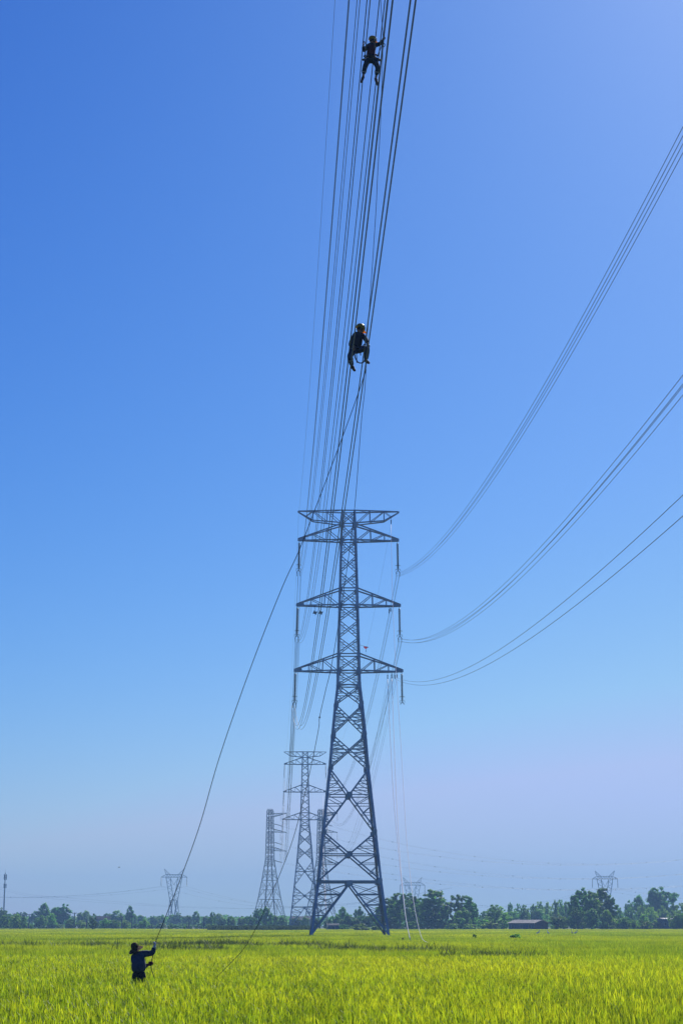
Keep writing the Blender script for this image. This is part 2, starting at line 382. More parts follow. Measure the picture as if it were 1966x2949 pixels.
        bm_box(bm, c + n*0.04 + Vector((0, 0, 0.1)), (0.9, 0.03, 0.75), M); obj('hub_plate', bm, 'galvanised', root)
    # plan bracing at the belts
    for y in (2540, 1975, 1934, 1745, 1558):
        z = zz(y); c = [corner(i, z) for i in range(4)]
        for i in range(4):
            m0 = (c[i]+c[(i+1) % 4])/2; m1 = (c[(i+1) % 4]+c[(i+2) % 4])/2
            bar(root, 'plan_brace', m0, m1, 0.12, (0, 0, 1))
    sec.sort(key=lambda s: -(s[0]-s[1]).length)
    for a, b, n, wd in sec[:290]: bar(root, 'secondary_brace', a, b, wd, n)
    st = join_bars(root, 'small_secondary_braces', [(a, b, wd, n) for a, b, n, wd in sec[290:]], 'galvanised'); st['kind'] = 'stuff'
    # cross arms
    def arm(side, ztip, zbot, ztop, xtip, key, kind):
        hb = width_at(zbot); ht = width_at(ztop)
        xt = side*xtip
        tip = Vector((xt, 0, ztip)); bars = []
        lowb = [Vector((side*hb, s*hb, zbot)) for s in (-1, 1)]; topb = [Vector((side*ht, s*ht, ztop)) for s in (-1, 1)]
        if kind == 'main':
            tl = [tip + Vector((0, s*0.16, -0.12)) for s in (-1, 1)]; tu = [tip + Vector((0, s*0.16, 0.16)) for s in (-1, 1)]
            for s in (0, 1):
                bars.append((lowb[s], tl[s], 0.21, (0, -1 if s == 0 else 1, 0))); bars.append((topb[s], tu[s], 0.20, (0, -1 if s == 0 else 1, 0)))
            part = join_bars(root, 'cross_arm', bars, 'galvanised')
            ts = [0.0, 0.34, 0.67, 1.0]
            for s in (0, 1):
                nn = (0, -1 if s == 0 else 1, 0)
                for k in (1, 2):
                    bar(part, 'vertical_post', lowb[s].lerp(tl[s], ts[k]), topb[s].lerp(tu[s], ts[k]), 0.12, nn)
                bar(part, 'diagonal_brace', lowb[s].lerp(tl[s], 0.0), topb[s].lerp(tu[s], ts[1]), 0.11, nn)
                bar(part, 'diagonal_brace', lowb[s].lerp(tl[s], ts[1]), topb[s].lerp(tu[s], ts[2]), 0.10, nn)
            for k in (1, 2):
                bar(part, 'cross_strut', lowb[0].lerp(tl[0], ts[k]), lowb[1].lerp(tl[1], ts[k]), 0.10, (0, 0, 1))
                bar(part, 'cross_strut', topb[0].lerp(tu[0], ts[k]), topb[1].lerp(tu[1], ts[k]), 0.10, (0, 0, 1))
            for k in range(3):
                bar(part, 'plan_diagonal', lowb[k % 2].lerp(tl[k % 2], ts[k]), lowb[1-k % 2].lerp(tl[1-k % 2], ts[k+1]), 0.09, (0, 0, 1))
            bm = bmesh.new()                                  # tapered end plates
            for s in (-1, 1):
                y = s*0.17
                p = [(xt+side*0.12, -0.16), (xt+side*0.12, 0.2), (xt-side*0.25, 0.34), (xt-side*1.05, 0.52), (xt-side*1.15, -0.16)]
                v0 = [bm.verts.new((x, y, ztip+z)) for x, z in p]; v1 = [bm.verts.new((x, y+s*0.02, ztip+z)) for x, z in p]
                bm.faces.new(v0); bm.faces.new(v1[::-1])
                for k in range(5): bm.faces.new((v0[k], v0[(k+1) % 5], v1[(k+1) % 5], v1[k]))
            bm_box(bm, (xt-side*0.3, 0, ztip-0.15), (0.9, 0.36, 0.03))
            bmesh.ops.recalc_face_normals(bm, faces=bm.faces)
            obj('end_plate', bm, 'galvanised', part)
        else:
            # earth-wire arm: flat top chord, bottom chord kinked up towards the tip
            xk = side*(xtip*0.715); zk = ztop - 1.52
            tl = [tip + Vector((0, s*0.12, -0.1)) for s in (-1, 1)]; tu = [tip + Vector((0, s*0.12, 0.08)) for s in (-1, 1)]
            kn = [Vector((xk, s*0.62, zk)) for s in (-1, 1)]
            for s in (0, 1):
                nn = (0, -1 if s == 0 else 1, 0)
                bars += [(topb[s], tu[s], 0.18, nn), (lowb[s], kn[s], 0.18, nn), (kn[s], tl[s], 0.18, nn)]
            part = join_bars(root, 'cross_arm', bars, 'galvanised')
            for s in (0, 1):
                nn = (0, -1 if s == 0 else 1, 0)
                xa, xb = topb[s].x, tu[s].x
                def T(x, s=s, xa=xa, xb=xb): return topb[s].lerp(tu[s], (x-xa)/(xb-xa))
                x1 = topb[s].x + (xk-topb[s].x)*0.5; m1 = lowb[s].lerp(kn[s], 0.5)
                bar(part, 'vertical_post', T(xk), kn[s], 0.12, nn); bar(part, 'vertical_post', T(x1), m1, 0.12, nn)
                bar(part, 'diagonal_brace', lowb[s], T(x1), 0.10, nn); bar(part, 'diagonal_brace', m1, T(xk), 0.10, nn)
                xm = (xk+xt)/2 + side*0.1; km = kn[s].lerp(tl[s], 0.5)
                bar(part, 'diagonal_brace', km, T(xk), 0.09, nn)
            for x in (xk, (topb[0].x+xk)/2):
                t_ = (x-topb[0].x)/(tu[0].x-topb[0].x)
                bar(part, 'cross_strut', topb[0].lerp(tu[0], t_), topb[1].lerp(tu[1], t_), 0.09, (0, 0, 1))
            bar(part, 'cross_strut', kn[0], kn[1], 0.09, (0, 0, 1))
            for k, (u0, u1) in enumerate(((0, .36), (.36, .72), (.72, 1))):
                bar(part, 'plan_diagonal', topb[k % 2].lerp(tu[k % 2], u0), topb[1-k % 2].lerp(tu[1-k % 2], u1), 0.08, (0, 0, 1))
            bm = bmesh.new(); bm_box(bm, tip, (0.3, 0.3, 0.26)); obj('end_plate', bm, 'galvanised', part)
        ARMS[(key, side)] = tip
    for key, ytip, ybot, ytop, xl, xr in (('top', 1555, 1558, 1512, 860, 1146.5), ('mid', 1743, 1745, 1698, 854.5, 1151.5), ('low', 1931.5, 1934, 1886, 847.5, 1158)):
        zt_ = zz(ytip); half = (P(xr, ytip, T1Y).x - P(xl, ytip, T1Y).x)/2
        for side in (-1, 1): arm(side, zt_, zz(ybot), zz(ytop), half, key, 'main')
    half = (P(1146, 1475, T1Y).x - P(860, 1475, T1Y).x)/2
    for side in (-1, 1): arm(side, zz(1474.5), zz(1509), zz(1473), half, 'earth', 'earth')
    return root
TLOC1 = Vector((T1X, T1Y, 0)); TR = LINE_A
tower1 = make_tower('lattice_pylon', TLOC1, TR, 'tall grey steel lattice pylon standing in the rice, its four feet in view', 'suspension pylons along the line')
T2Y = 736.0; TLOC2 = Vector((P(878.5, 2177, T2Y).x, T2Y, 0))
index_children()
tower2 = copy_tree(tower1); tower2.location = TLOC2
tower2['label'] = 'matching lattice pylon farther off, its feet hidden by trees, seen behind the great pylon'
def at_tower(loc, key, side, dx=0.0, dz=0.0, dy=0.0):
    t = ARMS[(key, side)]; R = Matrix.Rotation(TR, 3, 'Z')
    return Vector(loc) + R @ Vector((t.x + side*dx, dy, t.z + dz))

# ------------------------------------------------------------------ insulator strings
bm = bmesh.new()
bm_lathe(bm, [(0, 0.075), (0.08, 0.07), (0.085, 0.03), (0.12, 0.02), (0.195, -0.015), (0.20, -0.035), (0.13, -0.026), (0.03, -0.04), (0.025, -0.075), (0, -0.08)], 14)
DISC = bpy.data.meshes.new('insulator_disc'); bm.to_mesh(DISC); bm.free(); DISC.materials.append(MATS['insulator']); smooth(DISC)
STRLEN = 4.95
def fork(root, z, loaded):
    bm = bmesh.new()                                          # yoke: inverted V plate with clamps
    for s in (-1, 1):
        bm_tube(bm, [(0, 0, z), (s*0.30, 0, z-0.42)], [0.06, 0.05], 6)
        if loaded:
            bm_box(bm, (s*0.25, 0, z-0.50), (0.10, 0.34, 0.22)); bm_tube(bm, [(s*0.24, 0, z-0.45), (s*0.24, 0, z-0.9)], 0.035, 6)
            bm_box(bm, (s*0.24, 0, z-0.92), (0.09, 0.34, 0.10))
    obj('yoke', bm, 'fitting', root)
    bm = bmesh.new()                                          # arcing horns / grading brackets
    for s in (-1, 1):
        bm_tube(bm, [(0, 0, z+0.12), (s*0.36, 0, z+0.14), (s*0.37, 0, z-0.16)], 0.035, 6)
        bm_tube(bm, [(0, 0, z+0.75), (s*0.36, 0, z+0.77), (s*0.36, 0, z+0.62)], 0.03, 6)
    obj('arcing_horn', bm, 'fitting', root)
def string_full(p, label, loaded=True, tilt=0.0):
    r = thing('insulator_string', p, label, 'insulator', 'hanging insulator strings on the great pylon'); r.rotation_euler = (0, tilt, TR)
    bm = bmesh.new(); bm_tube(bm, [(0, 0, 0.1), (0, 0, -0.42)], 0.04, 6); bm_box(bm, (0, 0, -0.05), (0.07, 0.22, 0.3)); obj('hanger', bm, 'fitting', r)
    n = 27; top = -0.42
    for k in range(n):
        d = bpy.data.objects.new('insulator_disc', DISC); COL.objects.link(d); d.parent = r; d.location = (0, 0, top - k*0.148)
    bm = bmesh.new(); bm_tube(bm, [(0, 0, top - n*0.148 + 0.1), (0, 0, top - n*0.148 - 0.2)], 0.035, 6); obj('link_rod', bm, 'fitting', r)
    fork(r, top - n*0.148 - 0.12, loaded)
    return r
bm = bmesh.new()
for k in range(27): bm_lathe(bm, [(0.03, -0.42-k*0.148+0.07), (0.22, -0.42-k*0.148-0.03), (0.03, -0.42-k*0.148-0.05)], 8)
bm_tube(bm, [(0, 0, 0), (0, 0, -4.6)], 0.08, 6)
STACK = bpy.data.meshes.new('disc_stack'); bm.to_mesh(STACK); bm.free(); STACK.materials.append(MATS['insulator'])
def string_far(p, label, group, tilt=(0, 0, 0), scale=1.0):
    r = thing('insulator_string', p, label, 'insulator', group); r.rotation_euler = tilt; r.scale = (scale,)*3
    o = bpy.data.objects.new('disc_stack', STACK); COL.objects.link(o); o.parent = r
    bm = bmesh.new(); bm_tube(bm, [(-0.28, 0, -5.0), (0, 0, -4.55), (0.28, 0, -5.0)], 0.05, 6); obj('yoke', bm, 'fitting', r)
    return r
LVL = {'top': 'upper', 'mid': 'middle', 'low': 'lowest'}
SIDE = {-1: 'on the workers\' side', 1: 'on the red flag side'}
BOT = {}
for key in ('top', 'mid', 'low'):
    for side in (-1, 1):
        p = at_tower(TLOC1, key, side, -0.12, -0.14)
        ld = not (key == 'low' and side == 1)
        lab = ('dark insulator string hanging from the %s cross arm, %s' % (LVL[key], SIDE[side])) if ld else 'dark insulator string with bare empty yoke, no cable on it'
        string_full(p, lab, ld, 0.02 if side == -1 else -0.012)
        BOT[(1, key, side)] = p + Vector((0.02*-5 if side == -1 else 0.06, 0, -5.15))
        p2 = at_tower(TLOC2, key, side, -0.12, -0.14)
        string_far(p2, 'thin insulator string on the farther matching pylon, %s arm, %s' % (LVL[key], 'workers\' side' if side < 0 else 'flag side'), 'insulator strings on the farther pylon', (0, 0.03 if side < 0 else -0.03, TR))
        BOT[(2, key, side)] = p2 + Vector((0.15*side, 0, -5.1))

# ------------------------------------------------------------------ cables
def tube_obj(name, pts, r, material, label, cat, group=None, n=6):
    bm = bmesh.new(); bm_tube(bm, pts, r, n); me = bpy.data.meshes.new(name); bm.to_mesh(me); bm.free(); smooth(me)
    o = obj(name, me, material); return tag(o, label, cat, group)
SPAN = 420.8
DIRU = Vector((math.sin(LINE_A), -math.cos(LINE_A), 0)); LAT = Vector((math.cos(LINE_A), math.sin(LINE_A), 0))
def front(att, sag, dl=0.0, dz=0.0, span=SPAN):
    def f(u):
        p = att + DIRU*u + LAT*dl; p.z = att.z + dz - 4*sag*(u/span)*(1-u/span); return p
    return f
FIT = {('top', -1): (861, 1655, 14.63, 0.072), ('mid', -1): (855, 1845, 15.87, 0.137), ('low', -1): (850, 2035, 17.61, -0.285),
       ('top', 1): (1146, 1655, 17.83, 0), ('mid', 1): (1153, 1843, 18.36, 0)}
SPANS = {('top', 1): 451.4, ('mid', 1): 464.7}
SKEW = {('top', 0): 0.004, ('top', 1): 0.045, ('mid', 0): 0.03, ('mid', 1): 0.06, ('low', 0): 0.022, ('low', 1): 0.020}   # subconductors not yet clamped level
BUN = [(-0.2, 0.2), (0.2, 0.2), (-0.2, -0.2), (0.2, -0.2)]
CF = {}
us = [0, 1.5, 3.5, 6] + [6 + (SPAN-6)*k/90 for k in range(1, 91)]
NAMES = {('top', -1): 'black cable of the highest bundle, overhead next to the thin earth wire',
         ('mid', -1): 'black cable of the bundle straddled by the worker in red vest',
         ('low', -1): 'thick black cable of the bundle carrying the crouching worker',
         ('top', 1): 'thin cable sweeping steeply from the upper insulator string on the flag side',
         ('mid', 1): 'thin cable sweeping from the middle insulator string on the flag side'}
def span_pts(a, b, sag, n=26):
    return [a.lerp(b, k/n) - Vector((0, 0, 4*sag*(k/n)*(1-k/n))) for k in range(n+1)]
for (key, side), (px, py, sag, off) in FIT.items():
    att = P(px, py, T1Y + (0.2 if side > 0 else -0.2)) + Vector((off, 0, 0))
    for j, (dl, dz) in enumerate(BUN):
        if side < 0: dl += (-1 if dz > 0 else 1)*SKEW[(key, j % 2)]
        fn = front(att, sag, dl, dz, SPANS.get((key, side), SPAN)); CF[(key, side, j)] = fn
        tube_obj('power_cable', [fn(u) for u in us], 0.0155, 'cable', ('upper' if dz > 0 else 'lower') + (' flag-side ' if j % 2 else ' opposite ') + NAMES[(key, side)], 'cable', '%s bundle cables, %s' % (LVL[key], SIDE[side]))
        b = BOT[(2, key, side)] + LAT*dl + Vector((0, 0, dz))
        tube_obj('power_cable', span_pts(fn(0), b, 15.5 + (0.15 if dz < 0 else 0)), 0.0175, 'cable', 'thin cable between the two matching pylons, %s level, %s' % (LVL[key], 'workers\' side' if side < 0 else 'flag side'), 'cable', 'span cables between the matching pylons, %s, %s' % (key, side))
# earth wires
att = P(860, 1477, T1Y)
fe = front(att, 13.3)
tube_obj('earth_wire', [fe(u) for u in us], 0.010, 'cable', 'single thin earth wire overhead from the flat top arm of the great pylon', 'wire')
tube_obj('earth_wire', span_pts(att, at_tower(TLOC2, 'earth', -1), 12), 0.010, 'cable', 'thin earth wire between top arms of the two matching pylons, workers\' side', 'wire')

# pulleys (running blocks) hung from the arms
def pulley(px, py_top, py_bot, label, s=1.0):
    a = P(px, py_top, T1Y); b = P(px, py_bot, T1Y); L = a.z - b.z
    r = thing('pulley_block', a, label, 'pulley', 'pulley blocks hung under the arms')
    bm = bmesh.new(); bm_tube(bm, [(0, 0, 0.1), (0, 0, -L*0.55)], 0.025, 6); obj('hanger', bm, 'fitting', r)
    bm = bmesh.new()
    for y in (-0.09, 0.09): bm_box(bm, (0, y, -L*0.72), (0.13*s, 0.02, L*0.56))
    bm_box(bm, (0, 0, -L*0.45), (0.15*s, 0.2, 0.06)); obj('side_plates', bm, 'fitting', r)
    bm = bmesh.new(); M = Matrix.Translation((0, 0, -L*0.8)) @ Matrix.Rotation(math.pi/2, 4, 'Y')
    bm_lathe(bm, [(0, -0.05), (0.2*s, -0.05), (0.15*s, 0), (0.2*s, 0.05), (0, 0.05)], 14, M); obj('sheave', bm, 'insulator', r)
    return b
pe = pulley(1125.5, 1490, 1509, 'small pulley hanging below the tip of the flat top arm')
pulley(1120, 1746, 1766, 'slim pulley under the middle arm, tower side of its pair'); pulley(1124.5, 1746, 1761, 'round pulley under the middle arm, tip side of its pair')
q1 = pulley(1115.5, 1936, 1955, 'pulley under the lowest arm from which the first white rope runs down')
q2 = pulley(1127.5, 1936, 1953, 'pulley under the lowest arm from which the second white rope runs down')
q3 = pulley(1136.5, 1937, 1955, 'pulley under the lowest arm carrying the lower of two sweeping cables')
q4 = pulley(1142.5, 1937, 1952, 'pulley under the lowest arm closest to the bare insulator string')
for q, sag, sp_, lab in ((q4, 18.4, 503.4, 'upper of the two lowest cables sweeping from pulleys under the lowest arm'), (q3, 19.6, 517.2, 'lower of the two lowest cables sweeping from pulleys under the lowest arm')):
    fn = front(q, sag, 0, 0, sp_); tube_obj('power_cable', [fn(u) for u in us], 0.0175, 'cable', lab, 'cable')
for q, dx in ((q1, -0.6), (q2, -0.2), (q3, 0.2), (q4, 0.6)):
    b = at_tower(TLOC2, 'low', 1, -0.8) + Vector((dx, 0, -1.2))
    tube_obj('pilot_wire', span_pts(q, b, 19), 0.014, 'cable', 'pilot wire from a pulley under the lowest arm towards the farther matching pylon', 'wire', 'pilot wires between pulleys')
b = at_tower(TLOC2, 'earth', 1, -0.9) + Vector((0, 0, -0.9))
tube_obj('pilot_wire', span_pts(pe, b, 13), 0.009, 'cable', 'hair-thin wire from the top-arm pulley to the farther matching pylon', 'wire')
# hanging grey boards under the middle arm
for px, lab in ((907, 'grey tilted running board hanging under the middle arm, nearer the arm tip'), (923.5, 'grey tilted running board hanging under the middle arm, nearer the pylon body')):
    a = P(px, 1746, T1Y - 0.6); r = thing('running_board', a, lab, 'rigging', 'running boards under the middle arm')
    bm = bmesh.new(); bm_tube(bm, [(0, 0, 0.1), (-0.06, 0, -0.3), (0.06, 0, -0.45), (0, 0, -0.65)], 0.03, 6); obj('hook', bm, 'fitting', r)
    M = Matrix.Rotation(rad(24), 3, 'Y') @ Matrix.Rotation(rad(12), 3, 'Z')
    bm = bmesh.new(); bm_box(bm, (0, 0, -0.98), (0.36, 0.16, 0.42), M); bmesh.ops.bevel(bm, geom=bm.edges[:], offset=0.02, segments=1); obj('board', bm, 'grey_board', r)
    bm = bmesh.new()
    for s in (-1, 1): bm_box(bm, M @ Vector((s*0.22, 0, 0.0)) + Vector((0, 0, -0.98)), (0.07, 0.2, 0.58), M)
    obj('side_rails', bm, 'fitting', r)
# red flag line
r = thing('red_flag', P(1037, 1859, T1Y-1.6), 'small red flags on a thin line sticking out from the pylon body', 'flag')
o0 = P(1037, 1859, T1Y-1.6)
bm = bmesh.new(); bm_tube(bm, [Vector((0, 0, 0)), P(1050, 1861, T1Y-1.6)-o0, P(1060, 1863.5, T1Y-1.6)-o0], 0.02, 6); obj('line', bm, 'cable', r)
for x0, x1, y0, y1, nm in ((1047, 1049.5, 1861, 1867, 'pennant'), (1049.8, 1056, 1861.6, 1869, 'pennant'), (1056, 1060, 1862.6, 1865.5, 'pennant')):
    bm = bmesh.new(); n = 5; rows = []
    for i in range(n+1):
        t = i/n; x = x0+(x1-x0)*t
        rows.append([bm.verts.new(P(x, y0+0.12*(x-x0), T1Y-1.6) - o0 + Vector((0, 0.05*math.sin(t*7), 0))), bm.verts.new(P(x+0.3, y1-(y1-y0)*0.25*abs(t-0.5), T1Y-1.6) - o0 + Vector((0, 0.1*math.sin(t*7+1), 0)))])
    for a, b_ in zip(rows, rows[1:]): bm.faces.new((a[0], b_[0], b_[1], a[1]))
    bmesh.ops.solidify(bm, geom=bm.faces[:], thickness=0.01); obj(nm, bm, 'flag_red', r)
bm = bmesh.new(); bm_tube(bm, [P(1053, 1869, T1Y-1.6)-o0, P(1053.5, 1877, T1Y-1.6)-o0], [0.02, 0.04], 6); obj('tail', bm, 'rope_dark', r)

# ------------------------------------------------------------------ angle towers where the line turns
T3Y = 1080.0
def z3(py): return P(800, py, T3Y).z
def make_angle_tower(loc, label):
    root = thing('angle_pylon', loc, label, 'pylon', 'angle pylons where the line turns', rad(-23.6))
    prof = [(0, 7.5), (z3(2590), 4.75), (z3(2535), 3.25), (z3(2500), 2.45), (z3(2475), 1.9), (z3(2335), 1.42)]
    def wf(z):
        for (z0, w0), (z1, w1) in zip(prof, prof[1:]):
            if z <= z1 + 1e-6: return w0 + (w1-w0)*(z-z0)/(z1-z0)
        return prof[-1][1]
    mt = 'galvanised_far'
    for i in range(4): make_leg(root, i, prof, [0.42, 0.40, 0.38, 0.36, 0.34], mt)
    sec = []
    zs = [z3(2475) + (z3(2335)-z3(2475))*k/10 for k in range(11)]
    low = [0.3, z3(2590), z3(2535), z3(2500), z3(2475)]
    for z0, z1 in list(zip(zs, zs[1:])) + list(zip(low[1:], low[2:])):
        for f in range(4):
            a0, b0, a1, b1 = corner(f, z0, wf), corner(f+1, z0, wf), corner(f, z1, wf), corner(f+1, z1, wf); n = FN[f]
            bar(root, 'diagonal_brace', a0, b1, 0.17, n, mt); bar(root, 'diagonal_brace', b0 - n*0.05, a1 - n*0.05, 0.17, n, mt)
            if z1 <= z3(2475) + 1e-3:
                c = (a0+b1+b0+a1)/4
                for A, B in ((a0, a1), (b0, b1)):
                    m_ = A.lerp(B, 0.5); sec.append((m_, c, 0.13, n)); sec.append((A.lerp(B, .25), A.lerp(c, .5), 0.1, n)); sec.append((A.lerp(B, .75), B.lerp(c, .5), 0.1, n))
                    sec.append((m_, A.lerp(c, .5), 0.1, n)); sec.append((m_, B.lerp(c, .5), 0.1, n))
            elif True:
                c = (a0+b1+b0+a1)/4
                for A, B in ((a0, a1), (b0, b1)): sec.append((A.lerp(B, 0.5), c, 0.1, n))
    for z in [zs[0], zs[2], zs[4], zs[5], zs[7], zs[8], zs[10], z3(2535), z3(2590)]:
        for f in range(4): bar(root, 'horizontal_brace', corner(f, z, wf), corner(f+1, z, wf), 0.22, FN[f], mt)
    for f in range(4):
        n = FN[f]; zt = z3(2590); c = (corner(f, zt, wf)+corner(f+1, zt, wf))/2
        for A in (f, f+1):
            ft = corner(A, 0.3, wf); bar(root, 'base_diagonal', ft, c, 0.22, n, mt)
            for k in range(1, 4):
                q = ft.lerp(c, k/4); l = corner(A, q.z, wf); q2 = ft.lerp(c, (k+1)/4); l2 = corner(A, q2.z, wf)
                sec.append((l, q, 0.12, n)); sec.append((q, l2, 0.1, n))
    s_ = join_bars(root, 'small_secondary_braces', [(a, b, w_, n) for a, b, w_, n in sec], mt); s_['kind'] = 'stuff'
    bm = bmesh.new()                                           # railing on top
    zt = z3(2335); h = 1.2
    for i in range(4):
        a = Vector((SGN[i][0]*h, SGN[i][1]*h, zt)); b = Vector((SGN[(i+1) % 4][0]*h, SGN[(i+1) % 4][1]*h, zt))
        for zz_ in (0.45, 0.9): bm_tube(bm, [a + Vector((0, 0, zz_)), b + Vector((0, 0, zz_))], 0.05, 4)
        for k in range(4): p = a.lerp(b, k/4); bm_tube(bm, [p, p + Vector((0, 0, 0.9))], 0.05, 4)
    obj('top_railing', bm, mt, root)
    tips = {}
    for key, ytop, ybot, flat in (('top', 2343, 2353, True), ('mid', 2387, 2396.5, False), ('low', 2440, 2450, False)):
        zt_, zb_ = z3(ytop), z3(ybot); ht, hb = wf(zt_), wf(zb_); tz = zt_ if flat else zb_ - 0.35; xt = 9.7
        tip = Vector((xt, 0, tz)); bars = []
        for s in (-1, 1):
            bars.append((Vector((ht, s*ht, zt_)), tip + Vector((0, s*0.2, 0.1)), 0.2, (0, s, 0))); bars.append((Vector((hb, s*hb, zb_)), tip + Vector((0, s*0.2, -0.1)), 0.2, (0, s, 0)))
        part = join_bars(root, 'cross_arm', bars, mt)
        for s in (-1, 1):
            for k in range(1, 4):
                a = Vector((ht, s*ht, zt_)).lerp(tip, k*0.23); b = Vector((hb, s*hb, zb_)).lerp(tip, k*0.23); b0 = Vector((hb, s*hb, zb_)).lerp(tip, (k-1)*0.23)
                bar(part, 'vertical_post', b, a, 0.12, (0, s, 0), mt); bar(part, 'diagonal_brace', b0, a, 0.1, (0, s, 0), mt)
        R = Matrix.Rotation(rad(-23.6), 3, 'Z')
        for x, t_ in ((xt-0.1, 'tip'), (6.2, 'middle')):
            tips[(key, t_)] = Vector(loc) + R @ Vector((x, 0, tz if t_ == 'tip' else tz + (0 if flat else 0.1)))
    return root, tips
A3L = Vector((P(778, 2335, T3Y).x, T3Y, 0)); A3R = Vector((P(924, 2335, T3Y).x, T3Y, 0))
angL, tipsL = make_angle_tower(A3L, 'grey angle pylon with one-sided arms beside the farther matching pylon, clear of other pylons')
angR, tipsR = make_angle_tower(A3R, 'grey angle pylon with one-sided arms half hidden behind the great pylon leg')
TEN = {}
for nm, tips, loc, x0, x1 in (('first', tipsL, A3L, 791, 812), ('second', tipsR, A3R, 936, 957)):
    where = 'clear of other pylons' if nm == 'first' else 'behind the great pylon leg'
    for key, ya in (('top', 2373), ('mid', 2426), ('low', 2478)):
        for t_ in ('tip', 'middle'):
            string_far(tips[(key, t_)], 'string hanging at the %s of the %s arm, angle pylon %s' % (t_, LVL[key], where), 'hanging strings on the angle pylons', (0, 0, 0), 0.85)
        a = P(x0, ya, T3Y-1); b = P(x1, ya+6, T3Y-1)
        r = thing('tension_insulator', a, 'slanting tension insulator, %s level, angle pylon %s' % (LVL[key], where), 'insulator', 'tension insulators on the angle pylons')
        bm = bmesh.new()
        d = b - a
        for k in range(26): bm_tube(bm, [d*(k/26), d*((k+0.5)/26)], [0.30, 0.20], 8)
        bm_tube(bm, [Vector((-1.2, 0, 0.2)), d], 0.1, 6); obj('disc_stack', bm, 'insulator', r)
        TEN[(nm, key)] = b
for key in ('top', 'mid', 'low'):
    for side, tips, w_ in ((-1, tipsL, 'workers\' side'), (1, tipsR, 'flag side')):
        a = BOT[(2, key, side)]; b = tips[(key, 'middle')] + Vector((0, 0, -4.2))
        for dl in (-0.2, 0.2):
            tube_obj('power_cable', span_pts(a + LAT*dl, b + LAT*dl, 9), 0.02, 'cable', 'faint cable from farther matching pylon to angle pylons, %s level, %s' % (LVL[key], w_), 'cable', 'cables to the angle pylons, %s, %s' % (key, side))
# outgoing cables with spacers, sagging away past the trees
QA = {('second', 'top'): (1700, 2487.5), ('first', 'top'): (1660, 2490.5), ('second', 'mid'): (1690, 2530), ('first', 'mid'): (1650, 2530.5), ('second', 'low'): (1690, 2563), ('first', 'low'): (1640, 2561)}
for (nm, key), (vx, vy) in QA.items():
    a = TEN[(nm, key)]; ax, ay = row_of(a); kq = (vy-ay)/(vx-ax)**2
    b = P(2250, vy, 1500.0); pts = []
    for i in range(41):
        t = i/40; xy = a.lerp(b, t); px = CX + FPX*xy.x/(xy.y*CP + 40*SP)
        px = row_of(Vector((xy.x, xy.y, 40)))[0]
        z = P(px, vy - kq*(px-vx)**2, xy.y).z; pts.append(Vector((xy.x, xy.y, z)))
    lab = 'faint %s cable sagging away, from angle pylon %s' % (LVL[key], 'clear of others' if nm == 'first' else 'behind the great pylon leg')
    c = tube_obj('power_cable', pts, 0.022, 'cable_far', lab, 'cable')
    c2 = obj('second_strand', bpy.data.meshes.new('second_strand'), None, c)
    bm = bmesh.new(); bm_tube(bm, [p - Vector((0, 0, 0.45)) for p in pts], 0.022, 6); bm.to_mesh(c2.data); bm.free(); c2.data.materials.append(MATS['cable_far'])
    for i in range(4, 40, 3):
        bm = bmesh.new(); bm_box(bm, pts[i] - Vector((0, 0, 0.22)), (0.32, 0.25, 0.55)); obj('spacer', bm, 'fitting', c)

